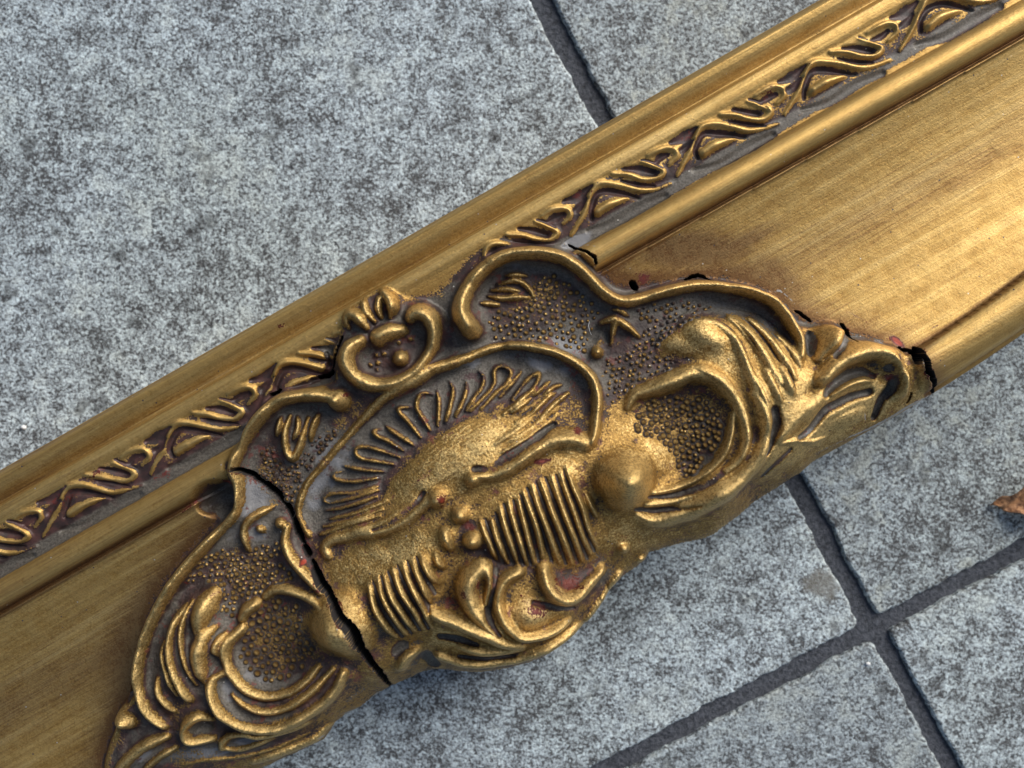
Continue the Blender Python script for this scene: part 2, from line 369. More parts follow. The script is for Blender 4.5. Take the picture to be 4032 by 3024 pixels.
def stroke_field(pts, w):
    """nearest normalised distance to a tapering stroke -> window slices and t"""
    pl = spline(pts); ws = widths(w, len(pl)); R = ws.max() + 4
    u = UX * pl[:, 0] + UY * pl[:, 1]; v = VX * pl[:, 0] + VY * pl[:, 1]
    i0, i1 = np.searchsorted(us, [u.min() - R, u.max() + R]); j0, j1 = np.searchsorted(vs, [v.min() - R, v.max() + R])
    sl = (slice(i0, i1), slice(j0, j1)); x = UU[sl]; y = VV[sl]
    T = np.full(x.shape, 9.0); Wd = np.zeros(x.shape)
    if x.size == 0: return sl, T, Wd
    for k in range(len(pl) - 1):
        r = max(ws[k], ws[k + 1]) + 3
        a0, a1 = np.searchsorted(us[i0:i1], [min(u[k], u[k+1]) - r, max(u[k], u[k+1]) + r])
        b0, b1 = np.searchsorted(vs[j0:j1], [min(v[k], v[k+1]) - r, max(v[k], v[k+1]) + r])
        if a1 <= a0 or b1 <= b0: continue
        xs = x[a0:a1, b0:b1]; ys = y[a0:a1, b0:b1]
        dx, dy = u[k+1] - u[k], v[k+1] - v[k]; L2 = dx * dx + dy * dy + 1e-9
        t = np.clip(((xs - u[k]) * dx + (ys - v[k]) * dy) / L2, 0, 1)
        d = np.hypot(xs - u[k] - t * dx, ys - v[k] - t * dy); ww = ws[k] + (ws[k+1] - ws[k]) * t
        tt = d / np.maximum(ww, .5)
        m = tt < T[a0:a1, b0:b1]
        T[a0:a1, b0:b1][m] = tt[m]; Wd[a0:a1, b0:b1][m] = ww[m]
    return sl, T, Wd
def place(pts, amp):
    o = []
    for p in pts: o.append(drop(p[0], p[1], base_at(*p[:2]) + amp))
    return o
def ridge(name, crop, pts, w, amp=None, where='c', bias=.55, mode='max', fid=None):
    """w is the half width as read on the crop (x2.212)"""
    pts = P(crop, pts) if crop else pts
    w = (np.array(w, float) if not np.isscalar(w) else w) / 2.212
    wm = w if np.isscalar(w) else w.max()
    if amp is None: amp = wm * 1.15
    if where == 'c': k = 1.68 if wm > 13 else 1.5; w = w * k; wm = wm * k; amp = amp * 1.34
    else: w = w * 1.22; wm = wm * 1.22; amp *= .95
    pts = place(pts, amp * .8)
    fid = fid or new_id(name, where)
    sl, T, Wd = stroke_field(pts, w)
    hh = amp * (Wd / wm) ** .8 * (.86 * np.cos(np.clip(T, 0, 1) * np.pi / 2) ** 1.5 + .14 * np.sqrt(np.clip(1 - (T * 1.5) ** 2, 0, 1)))
    m = (T < 1) & (hh > REL[sl])
    REL[sl][m] = hh[m]
    m2 = m & (T < .82)
    ID[sl][m2] = fid; BIAS[sl][m2] = np.maximum(BIAS[sl][m2] * .6, bias * (1.12 - 1.0 * T[m2] ** 2))
    return fid
def ball(name, crop, c, rx, ry=None, amp=None, rot=0, where='c', bias=.7):
    c = P(crop, [c])[0] if crop else c
    rx /= 2.212; ry = (ry / 2.212) if ry else rx
    if amp is None: amp = min(rx, ry) * .9
    c = drop(c[0], c[1], base_at(*c) + amp * .7)
    fid = new_id(name, where); sl = window(c[0], c[1], max(rx, ry) * 1.3 + 4)
    dx = XX[sl] - c[0]; dy = YY[sl] - c[1]; r = math.radians(rot)
    a = dx * math.cos(r) + dy * math.sin(r); b = -dx * math.sin(r) + dy * math.cos(r)
    t2 = (a / rx) ** 2 + (b / ry) ** 2
    if rx > 70: hh = amp * 1.1 * np.cos(np.clip(np.sqrt(t2) / 1.3, 0, 1) * np.pi / 2) ** 1.9; lim = 1.69
    else: hh = amp * (.6 * np.cos(np.clip(np.sqrt(t2) / 1.2, 0, 1) * np.pi / 2) ** 1.5 + .45 * np.clip(1 - t2 * 1.3, 0, 1) ** .6); lim = 1.4
    m = (t2 < lim) & (hh > REL[sl]); REL[sl][m] = hh[m]
    m2 = m & (t2 < 1.1); ID[sl][m2] = fid; BIAS[sl][m2] = (bias * (1.1 - .5 * t2))[m2]
    return fid
def mound(name, crop, poly, amp, soft=8, where='c', bias=.6):
    poly = P(crop, poly); poly = place(poly, amp * .6); fid = new_id(name, where)
    pu = [to_uv(*p) for p in poly]; a = np.array(pu); R = soft * 14 + 20
    i0, i1 = np.searchsorted(us, [a[:, 0].min() - R, a[:, 0].max() + R]); j0, j1 = np.searchsorted(vs, [a[:, 1].min() - R, a[:, 1].max() + R])
    sl = (slice(i0, i1), slice(j0, j1)); mk = poly_mask(pu, UU[sl], VV[sl]).astype(float)
    f = blur(mk, soft); f2 = blur(mk, soft * 2)
    f3 = blur(mk, soft * 3)
    hh = amp * (.30 * f ** 1.2 + .35 * f2 ** 1.2 + .55 * f3 ** 1.3)
    m = (f > .03) & (hh > MS[sl]); MS[sl][m] = hh[m]
    m2 = (mk > 0) & m; ID[sl][m2] = fid; BIAS[sl] = np.maximum(BIAS[sl], bias * f ** 1.5)
    return fid

GRO = np.zeros_like(H)
def groove(crop, pts, w, depth, dark=.8):
    pts = P(crop, pts) if crop else pts; w = (np.array(w, float) if not np.isscalar(w) else w) / 2.212
    pts = place(pts, 20); sl, T, Wd = stroke_field(pts, np.asarray(w) * 1.6 if not np.isscalar(w) else w * 1.6)
    g = depth * np.clip(1 - T * T, 0, 1) ** 1.5
    GRO[sl] = np.maximum(GRO[sl], g); DARK[sl] = np.maximum(DARK[sl], dark * np.clip(1 - T * T, 0, 1))
DARK = np.zeros_like(H)
# ---- large soft masses first
mound('wing', 'B', [(400,830),(520,765),(700,745),(900,765),(1080,810),(1210,910),(1400,1090),(1500,1120),(1600,1200),(1560,1400),(1300,1640),(1100,1800),(1000,1659),(900,1450),(760,1300),(600,1200),(400,1110),(230,1050),(300,920)], 36, 5, bias=.62)
for q in ([(520,800),(680,815),(830,920),(920,1080),(990,1250),(1050,1450)], [(820,775),(960,890),(1080,1050),(1180,1210),(1260,1350)], [(1000,795),(1110,900),(1220,1040),(1320,1180),(1380,1300)], [(1240,940),(1340,1060),(1430,1190)], [(1010,1270),(1090,1400),(1150,1560)], [(1130,1240),(1200,1370),(1260,1500)], [(1260,1220),(1320,1340),(1370,1430)]):
    ridge('wing_vein', 'B', q, [24,34,38,34,20], 13, bias=.5)
mound('plateau', 'C', [(520,930),(700,900),(900,960),(1150,980),(1350,920),(1500,800),(1600,780),(1400,900),(1250,990),(1100,1090),(900,1180),(800,1250),(860,1100),(700,950)], 12, 5, bias=.45)
mound('leaf_mass', 'H', [(450,900),(480,700),(560,480),(640,300),(800,180),(1000,120),(1060,300),(1040,450),(1000,620),(960,800),(950,950),(1000,1150),(900,1350),(640,1230)], 24, 8, bias=.10)
mound('flute_bed', 'E', [(-40,980),(220,800),(480,620),(700,520),(800,560),(900,780),(1020,1180),(950,1330),(780,1400),(400,1410),(120,1400)], 16, 6, bias=.05)
mound('flute_bed', 'I', [(520,220),(760,70),(1100,-60),(1200,120),(1170,260),(1110,400),(1130,620),(900,700),(790,720),(640,560)], 16, 6, bias=.05)
mound('flower_mass', 'I', [(1350,90),(1560,20),(1850,90),(2000,160),(2420,180),(2520,300),(2380,620),(2200,800),(1900,950),(1500,990),(1150,960),(1100,800),(1110,470),(1300,500),(1400,450)], 24, 9, bias=.22)
mound('volute_mass', 'H', [(950,850),(1050,780),(1120,900),(1300,1030),(1500,1060),(1700,1010),(1880,830),(2100,780),(2180,900),(2000,1150),(1700,1330),(1300,1390),(1050,1250),(940,1050)], 16, 6, bias=.15)
mound('volute_mass', 'F', [(180,900),(330,880),(400,1000),(380,1200),(250,1400),(50,1540),(-300,1700),(-600,1760),(-620,1640),(-250,1530),(0,1420),(130,1280),(200,1080)], 12, 5, bias=.15)
mound('wing_root', 'B', [(1480,1180),(1700,1000),(1950,1000),(2100,1150),(2080,1500),(1900,1800),(1500,2050),(1250,2150),(1000,2100),(1150,1900),(1300,1650)], 20, 9, bias=.45)
ball('wing_tip', 'B', (620,910), 230, 130, 14, 35, bias=.3)
mound('leaf_lobe', 'F', [(850,1150),(1000,1000),(1100,930),(1300,850),(1380,860),(1370,1000),(1150,1110),(950,1150)], 26, 4, bias=.75)
ridge('leaf_lobe', 'F', [(590,1140),(700,1000),(830,890),(960,810)], [50,70,76,50], 14, bias=.8)
ball('great_knob', 'E', (1250,650), 240, 250, 66, 0, bias=.6)
ball('great_knob', 'I', (330,600), 300, 270, 56, 30, bias=.85)
mound('shell_body', 'D', [(420,980),(500,860),(800,640),(920,480),(1010,330),(1150,180),(1330,60),(1500,-20),(1750,-160),(1950,-260),(2150,-330),(2260,-200),(2150,0),(1980,130),(1760,270),(1640,340),(1500,450),(1250,500),(1150,640),(950,780),(700,860),(520,930)], 20, 11, bias=.5)
for k in range(9):
    o = k / 8.0
    ridge('shell_streak', 'D', [(480 + 90 * o, 905 - 10 * o), (800 + 160 * o, 720 + 40 * o), (1010 + 190 * o, 420 + 130 * o), (1330 + 180 * o, 120 + 230 * o), (1620 + 150 * o, -80 + 260 * o), (1950 + 60 * o, -240 + 270 * o)], [3, 12, 15, 12, 4], 3.2, bias=.5)
for q in ([(170,400),(330,310),(560,150),(660,60)], [(110,330),(300,200),(480,60)], [(290,150),(420,60),(540,-40)], [(430,165),(560,80),(680,0)], [(330,60),(450,-30),(540,-100)], [(250,300),(420,190),(590,70)]): ridge('shell_streak', 'E', q, 20, 7, bias=.2)
# ---- upper border
ridge('border_scroll', 'A', [(330,860),(262,740),(278,610),(345,480),(440,370),(560,280),(700,228),(850,215),(1000,225),(1150,268),(1280,345),(1380,440),(1470,530),(1580,610),(1700,635),(1850,600),(2050,540),(2211,505),
      (2369,490),(2519,500),(2719,530),(2869,572),(2989,645),(3069,735),(3139,835),(3199,935),(3222,1020),(3215,1100)], [75,68,60,56,56,54,50,48,46,44,44,42,44,46,46,44,36], 44, bias=.6)
ball('scroll_knob', 'A', (350,885), 105, 100, 42)
ridge('shell_border', 'D', [(250,900),(195,790),(165,690),(190,570),(245,450),(345,330),(480,170),(620,10),(779,-157),(909,-287),(1049,-367),(1199,-447),(1339,-537),(1479,-587),(1629,-637),(1829,-717),(1991,-752)], [24,26,28,30,30,28,26,28,34,44,54,60,56,50,40,34,30], 22, bias=.25)
ridge('shell_border', 'A', [(664,1020),(800,1022),(950,1045),(1100,1090),(1240,1160),(1340,1240),(1410,1340),(1440,1450),(1440,1560),(1430,1670),(1418,1780),(1395,1860)], [30,32,34,36,38,38,38,36,34,30], 24, bias=.35)
# ---- curled scroll with knobs
ridge('curled_scroll', 'C', [(930,540),(850,600),(815,690),(840,790),(900,860),(1000,905),(1120,920),(1230,900),(1330,860),(1420,790),(1490,700),(1550,600),(1572,500),(1560,400),(1500,310),(1410,290),(1370,330)], [50,66,66,64,60,60,58,54,50,46,44,46,50,54,60,64,50], 34, bias=.85)
ridge('scroll_bud', 'C', [(1090,500),(1180,455),(1290,440)], [70,66,44], 32, bias=.95)
ball('scroll_knob', 'C', (1280,690), 78, 78, 36, bias=.75)
for c in [(1070,660),(1135,650),(1080,730),(1020,745),(1270,550),(1360,520),(1330,460),(1080,790)]: ball('small_bead', 'C', c, 26, 26, 11, bias=.3)
ridge('crest_leaf', 'C', [(840,300),(910,330),(990,420)], [40,50,34], 26, bias=.8)
ridge('crest_leaf', 'C', [(960,210),(985,280),(1060,370)], [26,34,24], 22, bias=.8)
ridge('crest_leaf', 'C', [(1090,170),(1085,250),(1110,330)], [24,30,20], 24, bias=.8)
ridge('crest_leaf', 'C', [(1130,110),(1200,190),(1210,260),(1190,330)], [30,44,44,20], 28, bias=.9)
ridge('crest_leaf', 'C', [(820,280),(800,340),(830,430)], [18,22,16], 14, bias=.4)
# ---- left border arm
ridge('border_arm', 'C', [(690,1020),(550,1005),(400,1012),(260,1045),(150,1115),(40,1220),(-70,1370),(-150,1520),(-177,1660),(-137,1760),(-127,1860),(-137,1960),(-177,2060),(-277,2160),(-387,2270),(-497,2390),(-597,2510),(-677,2620),(-747,2720),(-817,2840),(-877,2960),(-927,3080),(-967,3210),(-1000,3340),(-1007,3480),(-987,3610),(-927,3740),(-857,3840),(-787,3900)],
      [50,56,56,56,56,54,50,46,46,46,44,42,40,40,42,46,50,52,52,52,50,48,48,48,48,46,44,40,30], 34, bias=.62)
ball('scroll_knob', 'C', (745,1055), 110, 108, 46, bias=.95)
for q, ww in (([(245,1200),(200,1360)],24), ([(560,1180),(520,1290),(495,1410)],28), ([(380,1200),(395,1290),(350,1400)],26), ([(320,1190),(282,1330),(290,1480),(330,1555),(370,1530),(430,1390),(475,1210)],30)):
    ridge('leaf_vein', 'C', q, ww, 20, bias=.5)
# ---- grill lines by upper border
for q in ([(640,412),(740,405),(825,412)], [(570,490),(700,460),(790,475),(860,540),(890,595)], [(490,590),(620,610),(740,600),(850,600)], [(420,650),(500,655),(590,665)], [(520,540),(640,530),(760,545)]):
    ridge('small_vein', 'A', q, 22, 13, bias=.35)
# ---- centre star and knob
ridge('star_arm', 'A', [(1480,830),(1580,790),(1680,840),(1810,940)], [26,34,30,14], 18, bias=.15)
ridge('star_arm', 'A', [(1600,800),(1575,900),(1560,1000)], [30,24,14], 18, bias=.2)
ridge('star_arm', 'A', [(1560,700),(1640,725),(1710,760)], 26, 14, bias=.2)
ball('scroll_knob', 'A', (1440,1080), 58, 56, 30, bias=.3)
# ---- shell ribs
RIBS = [('D', [(1000,285),(830,252),(720,232),(665,182),(692,135),(770,132),(900,168),(1045,222)]),
 ('C', [(1300,1490),(1180,1410),(1090,1370),(1040,1325),(1110,1302)]), ('C', [(1150,1280),(1250,1350),(1385,1440)]),
 ('C', [(1450,1375),(1350,1245),(1262,1150),(1275,1120),(1375,1112)]), ('C', [(1530,1312),(1480,1220),(1418,1115),(1435,1025),(1485,988),(1560,1000)]),
 ('C', [(1595,975),(1612,1090),(1600,1275)]), ('C', [(1665,1245),(1712,1100),(1735,960),(1705,895)]), ('C', [(1755,1190),(1812,1080),(1850,970),(1850,900)]),
 ('C', [(1845,1145),(1920,1030),(1985,940),(2000,850),(1960,800)]),
 ('A', [(330,1590),(440,1480),(540,1360),(545,1245),(590,1200),(645,1208),(692,1260),(650,1345),(560,1430),(430,1570)]),
 ('A', [(590,1470),(700,1345),(785,1240)]), ('A', [(700,1490),(790,1365),(860,1292),(930,1262),(928,1315),(880,1400),(780,1485),(620,1620)]),
 ('A', [(880,1460),(960,1390),(1030,1330)]), ('A', [(975,1445),(1060,1382),(1130,1360)]), ('A', [(1190,1430),(1100,1500),(950,1640)]), ('A', [(1070,1430),(1000,1480),(850,1630)]),
 ('A', [(860,1480),(700,1600)]),
 ('D', [(905,345),(750,330),(560,300)]), ('D', [(870,400),(640,432),(480,405),(495,362),(560,335)]), ('D', [(860,470),(650,525),(450,540),(385,600),(440,625)]),
 ('D', [(865,505),(650,570),(440,625)]), ('D', [(850,560),(620,640),(400,690)]), ('D', [(940,600),(700,690),(430,765)]), ('D', [(900,670),(680,750),(380,830)]),
 ('D', [(880,725),(600,805),(350,900)]), ('D', [(830,795),(620,870),(400,945)])]
for c, q in RIBS: ridge('shell_rib', c, q, 21, 14, bias=.18)
# ---- stem
ridge('stem', 'E', [(-30,600),(150,555),(300,470),(450,370),(580,300),(700,275),(820,282),(900,330)], [40,56,62,62,62,64,60,44], 20, bias=.8)
ridge('stem', 'D', [(420,1080),(398,1010),(440,950),(560,905),(700,870),(850,850),(1050,760),(1200,660),(1290,600)], [34,44,50,54,56,60,62,56,40], 16, bias=.65)
ball('stem_bead', 'D', (1680,415), 66, 66, 28, bias=.6)
ball('stem_bead', 'D', (1370,585), 84, 82, 34, bias=.95)
ball('stem_bead', 'D', (1575,725), 76, 72, 32, bias=.95)
ball('stem_bead', 'D', (1685,945), 90, 86, 38, bias=.95)
ridge('stem_bead', 'D', [(1440,880),(1460,950),(1490,1010)], [36,40,24], 20, bias=.7)
# ---- flutes
FL = [[(-25,1000),(60,1180),(130,1345)],[(75,985),(130,1150),(220,1375)],[(148,875),(190,1020),(255,1210),(310,1385)],[(225,835),(260,960),(320,1150),(392,1390)],
 [(308,805),(350,960),(400,1160),(452,1370)],[(350,740),(400,860),(470,1050),(530,1320)],[(430,690),(480,850),(560,1060),(672,1370)],[(500,638),(550,760),(620,950),(700,1140),(782,1375)],
 [(598,605),(650,760),(720,950),(800,1150),(872,1355)],[(680,588),(730,740),(800,930),(870,1130),(952,1300)],[(728,520),(790,700),(860,860),(920,1060),(1000,1225)],[(890,740),(940,850),(1000,975)]]
for q in FL: ridge('flute', 'E', q, [5,19,25,25,21,6], 20, bias=.42)
FL2 = [[(550,235),(620,420),(700,560),(802,695)],[(628,170),(700,350),(790,500),(892,665)],[(682,150),(770,330),(872,490),(962,632)],[(755,90),(850,280),(960,440),(1042,612)],
 [(845,40),(930,220),(1020,380),(1112,605)],[(930,20),(1020,200),(1105,390)],[(1005,-30),(1080,110),(1165,225)],[(1130,-50),(1160,20),(1215,90)]]
for q in FL2: ridge('flute', 'I', q, [6,22,28,28,24,7], 23, bias=.45)
# ---- right volute
ridge('volute_ridge', 'E', [(1490,755),(1700,700),(1880,610),(2030,500),(2120,380),(2170,200),(2175,60)], [20,26,28,28,28,26,18], 17, bias=.5)
ridge('volute_border', 'B', [(-60,1560),(0,1450),(140,1395),(300,1335),(450,1270),(590,1268),(720,1325),(840,1450),(930,1600),(975,1760),(960,1910),(880,2040),(740,2150),(640,2215),(500,2310),(300,2385),(100,2420)],
      [22,44,66,76,74,66,54,46,40,36,34,32,34,34,32,28,20], 28, bias=.5)
ridge('volute_border', 'F', [(370,770),(440,880),(480,1000),(478,1150),(425,1300),(310,1450),(150,1590),(0,1680),(-200,1790),(-380,1865),(-520,1890),(-640,1840)], [24,34,44,54,66,78,88,94,88,70,40,16], 28, bias=.8)
# ---- right flower
ridge('petal', 'F', [(1090,235),(1040,310),(965,400),(925,470)], [70,85,60,34], 34, bias=.9)
ridge('petal', 'F', [(950,650),(1040,545),(1150,465),(1300,405),(1430,400),(1530,440),(1590,520),(1680,640),(1700,760)], [50,62,66,72,78,70,56,50,40], 36, bias=.85)
ridge('petal_vein', 'F', [(1040,790),(1170,705),(1300,665),(1390,670)], 28, 18, bias=.6)
ridge('crease', 'F', [(590,1210),(750,1182),(880,1195),(1000,1160)], 18, 10, bias=1.)
# ---- lower flower
ridge('petal', 'I', [(1540,60),(1450,150),(1420,250),(1450,370),(1510,480),(1600,570),(1700,640)], [60,76,80,76,60,46,34], 30, bias=.8)
ridge('petal', 'I', [(1590,70),(1620,200),(1590,330),(1570,440)], [40,40,36,20], 22, bias=.7)
ridge('petal_border', 'I', [(1870,110),(1760,165),(1700,260),(1682,380),(1720,500),(1800,600),(1900,665),(2050,655),(2180,620),(2300,550)], [40,40,38,38,38,38,40,44,40,26], 26, bias=.85)
ball('petal_cup', 'I', (1960,500), 190, 150, 16, 20, bias=.75)
ridge('petal', 'J', [(90,540),(120,640),(190,740),(300,785),(400,745),(500,650),(600,550)], [46,50,54,56,52,46,34], 30, bias=.9)
ridge('lower_leaf', 'I', [(1120,470),(1290,535),(1450,600),(1600,665),(1750,720),(1900,750)], [44,50,48,46,44,30], 24, bias=.7)
ridge('lower_leaf', 'I', [(1340,760),(1450,785),(1600,805),(1750,790),(1900,770)], [20,32,36,34,24], 16, bias=.6)
ridge('lower_leaf', 'I', [(1160,850),(1300,900),(1450,925),(1650,925),(1850,885),(2050,820),(2250,720),(2380,620)], [36,42,44,44,46,50,50,40], 24, bias=.75)
ridge('lower_leaf', 'I', [(840,960),(890,860),(970,800)], [38,46,34], 26, bias=.6)
ridge('edge_roll', 'J', [(770,590),(700,690),(640,780),(560,900),(480,1010)], [24,34,34,34,26], 18, bias=.1)
ball('edge_knob', 'J', (790,360), 60, 50, 26, bias=.5)
ball('edge_knob', 'J', (700,665), 36, 30, 16, bias=.9)
ball('edge_knob', 'J', (960,470), 60, 36, 18, -30, bias=.1)
# ---- left volute, crop H
ridge('volute_border', 'H', [(1345,225),(1265,285),(1220,355)], [40,46,34], 24, bias=.8)
ridge('volute_border', 'H', [(1230,440),(1140,520),(1092,620),(1105,740),(1155,850),(1230,940),(1330,1005),(1450,1035),(1600,1010),(1720,950),(1820,860),(1885,780)], [38,46,46,42,40,38,36,34,32,32,30,24], 22, bias=.62)
ridge('volute_border', 'H', [(1425,165),(1500,105),(1600,98),(1720,130),(1830,185),(1920,250)], [30,38,40,36,36,30], 20, bias=.45)
ridge('volute_ridge', 'H', [(1145,1010),(1250,1100),(1400,1148),(1550,1142),(1700,1080),(1850,970),(1950,870),(2015,800)], 32, 18, bias=.5)
ridge('volute_border', 'H', [(1070,820),(990,870),(965,970),(1010,1085),(1090,1190),(1200,1262),(1350,1295),(1550,1292),(1700,1240),(1900,1120),(2050,970),(2110,830)], [34,44,46,46,46,46,46,46,44,42,38,30], 26, bias=.65)
ridge('leaf_curl', 'H', [(1095,470),(1030,545),(1012,620),(1035,680)], 34, 22, bias=.5)
ridge('leaf_blade', 'H', [(1000,430),(915,490),(875,600),(872,720),(885,820),(910,920)], [30,62,76,74,54,22], 26, bias=.8)
ridge('leaf_blade', 'H', [(980,150),(915,230),(875,340),(835,470)], [60,86,78,36], 26, bias=.7)
ridge('leaf_blade', 'H', [(800,190),(740,330),(712,480),(722,640),(765,790),(835,930)], 28, 20, bias=.5)
ridge('leaf_blade', 'H', [(740,240),(650,380),(612,540),(622,700),(665,840),(725,990),(770,1060)], [18,32,36,36,36,36,26], 24, bias=.6)
ridge('leaf_blade', 'H', [(560,540),(540,640),(565,760),(605,880),(665,1020)], 26, 20, bias=.5)
ridge('leaf_blade', 'H', [(490,880),(500,960),(545,1060),(630,1160)], 30, 20, bias=.5)
ball('bud', 'H', (215,1245), 120, 85, 34, 10, bias=.6)
ridge('knot', 'H', [(960,1225),(860,1200),(775,1260),(742,1340),(775,1405),(880,1415),(970,1405)], [30,40,44,44,44,40,26], 26, bias=.6)
ridge('tail_leaf', 'H', [(1050,1490),(1062,1425),(1130,1375),(1250,1355),(1400,1372),(1600,1340),(1800,1270)], [26,30,30,30,28,28,20], 18, bias=.6)
ridge('tail_leaf', 'H', [(1050,1490),(1200,1500),(1350,1455),(1500,1400)], 28, 16, bias=.6)
ridge('tail_leaf', 'H', [(570,1385),(400,1450),(280,1540),(170,1660),(90,1760)], 44, 22, bias=.6)
ridge('tail_leaf', 'H', [(640,1490),(540,1540),(420,1630),(350,1720)], 28, 16, bias=.5)
ridge('tail_leaf', 'H', [(690,1645),(900,1600),(1200,1572),(1500,1500),(1800,1380)], 16, 9, bias=.4)
ridge('tail_leaf', 'H', [(1300,1640),(1550,1560),(1800,1470),(1950,1350)], 40, 12, bias=.3)
# ---- crescent
ridge('crescent', 'G', [(1490,325),(1360,385),(1280,450),(1245,540),(1258,630),(1282,710)], [12,32,36,34,32,12], 20, bias=.35)
ball('crescent_knob', 'G', (1390,515), 56, 44, 22, 20, bias=.2)
ball('crescent_knob', 'G', (1565,465), 62, 56, 28, bias=.2)
ridge('crack_lip', 'G', [(1625,490),(1600,620),(1650,745),(1740,865),(1830,960),(1910,1060)], [26,40,42,42,40,30], 22, bias=.35)
# ---- frieze on the rail
def frieze(u0, v0, sc, seed):
    base = (650, 1130); rr = random.Random(seed)
    def T(q):
        o = []
        for x, y in P('K', q):
            bx, by = P('K', [base])[0]; du, dv = to_uv(x - bx, y - by)
            u, v = u0 + du * sc + rr.uniform(-3, 3), v0 + dv + rr.uniform(-2.5, 2.5)
            o.append((UX * u + VX * v, UY * u + VY * v))
        return o
    S1 = [(330,1380),(400,1260),(450,1160),(490,1050),(520,975),(580,938),(680,938),(800,960),(950,992),(1080,975),(1200,935)]
    S2 = [(700,850),(830,862),(950,892),(1070,892),(1132,850),(1115,808),(1040,775),(940,738)]
    S3 = [(1005,690),(1080,645),(1170,618),(1238,640),(1250,695),(1185,765)]
    for q, ww in ((S1, 28), (S2, 29), (S3, 27)): ridge('leaf_stroke', None, T(q), ww * rr.uniform(.9, 1.15), 15 * rr.uniform(.8, 1.15), 'f', bias=.40 * rr.uniform(.7, 1.2))
    for q, ww, dp in (([(810,800),(930,815),(1050,850)], [12,26,20], 12), ([(770,905),(900,925),(1080,945)], [6,14,8], 10), ([(1060,745),(1120,705),(1185,675)], [14,26,14], 11), ([(1210,560),(1330,520),(1440,425)], [14,42,10], 11), ([(1290,640),(1350,600),(1400,540)], [20,34,14], 10),
        ([(510,1230),(500,1130),(560,1020),(680,1000),(850,1030),(930,1045)], [12,20,22,22,18,8], 13), ([(480,1330),(700,1270),(950,1130),(1150,1030)], [20,34,40,26], 9), ([(940,720),(1010,740),(1120,790)], [8,14,8], 7)):
        groove(None, T([(x + rr.uniform(-12, 12), y + rr.uniform(-10, 10)) for x, y in q]), [k * rr.uniform(.8, 1.2) for k in ww], dp, 1.15)
    ridge('teardrop', None, T([(560,1185),(650,1120),(770,1075),(860,1045)]), [44,50,34,8], 22, 'f', bias=.6)
UNITS = [(-1211,1888,1.0),(-724,1889,1.0),(-237,1886,1.0),(246,1888,1.0),(1192,1892,1.0),(1673,1894,1.0),(2154,1899,1.02),(2652,1902,1.05),(3178,1906,1.08),(3700,1906,1.08),(-1700,1888,1.0)]
mu = MASK > .35
REL_c, ID_c, BIAS_c, GRO_c, DARK_c = REL.copy(), ID.copy(), BIAS.copy(), GRO.copy(), DARK.copy()
for i, a in enumerate(UNITS): frieze(*a, i)
REL = np.where(mu, REL_c, REL); ID = np.where(mu & (ID >= 100), ID_c, ID); BIAS = np.where(mu, BIAS_c, BIAS); GRO = np.where(mu, GRO_c, GRO); DARK = np.where(mu, DARK_c, DARK)

# ---- grooves
groove('D', [(820,855),(950,805),(1080,725),(1200,625),(1250,535)], [14,26,34,30,14], 16, .8)
groove('D', [(1700,330),(1850,335),(2000,235),(2212,90),(2330,-20),(2400,-60)], [22,40,44,40,34,14], 22, .9)
for q in ([(700,790),(820,870),(930,1020),(1000,1180),(1060,1300)], [(950,780),(1050,880),(1150,1010),(1250,1160)], [(1190,910),(1290,1020),(1370,1150)], [(860,800),(980,940),(1070,1080)], [(1050,1310),(1110,1420),(1170,1540)], [(1170,1260),(1240,1390),(1290,1500)], [(1320,1230),(1370,1330),(1400,1420)], [(1080,820),(1180,940),(1280,1090)]):
    groove('B', q, [5,9,10,7,3], 9, .6)
groove('F', [(780,1160),(880,1080),(1000,930),(1110,865),(1250,800),(1400,760)], [24,34,36,36,34,30], 26, .9)
groove('F', [(990,790),(1080,700),(1200,620),(1330,590),(1430,620)], [26,34,36,34,20], 18, .9)
groove('F', [(560,920),(560,1050),(510,1250),(480,1310)], [34,36,26,10], 26, .95)
groove('F', [(460,1500),(560,1400),(700,1260)], [12,28,16], 14, .8)
groove('F', [(870,250),(870,430)], 34, 20, .9)
groove('F', [(1180,260),(1080,400),(1040,470)], [28,26,14], 16, .8)
groove('F', [(1540,540),(1620,600),(1600,720),(1520,830),(1470,980)], [34,44,40,36,26], 34, .95)
def valleys(crop, fl, w, n):
    for a, b in zip(fl[:n - 1], fl[1:n]):
        pa, pb = spline(a, 20), spline(b, 20); k = 8
        ia = [pa[int(t * (len(pa) - 1))] for t in np.linspace(0, 1, k)]; ib = [pb[int(t * (len(pb) - 1))] for t in np.linspace(0, 1, k)]
        groove(crop, [((p[0] + q[0]) / 2, (p[1] + q[1]) / 2) for p, q in zip(ia, ib)], [w * .5, w, w, w * .8], 9, .62)
valleys('E', FL, 13, 11); valleys('I', FL2, 14, 7)
groove('I', [(1180,680),(1330,700),(1500,745)], [26,34,14], 22, .9)
groove('I', [(1350,850),(1600,865),(1820,840)], [16,24,14], 18, .8)
groove('I', [(1590,420),(1610,530),(1700,640)], [20,26,16], 22, .9)
groove('I', [(1660,100),(1640,240),(1610,400)], [22,24,20], 14, .8)
groove('I', [(1060,860),(1120,960)], [50,40], 26, .8)
groove('I', [(780,830),(870,740)], 40, 12, .8)
groove('J', [(0,830),(100,850),(230,870),(350,880)], [20,26,26,16], 16, .6)
groove('A', [(1400,950),(1490,870),(1540,980)], [40,50,20], 16, .5)
groove('H', [(800,1300),(880,1290),(930,1310)], 46, 20, .9)
groove('O', [(1100,1080),(1140,900),(1170,700),(1260,450)], [24,26,20,10], 16, .8)
groove('G', [(900,320),(1000,240),(1070,250)], [60,120,95], 62, 1.8)  # deep hollow by the rim, its shadow painted in as dark
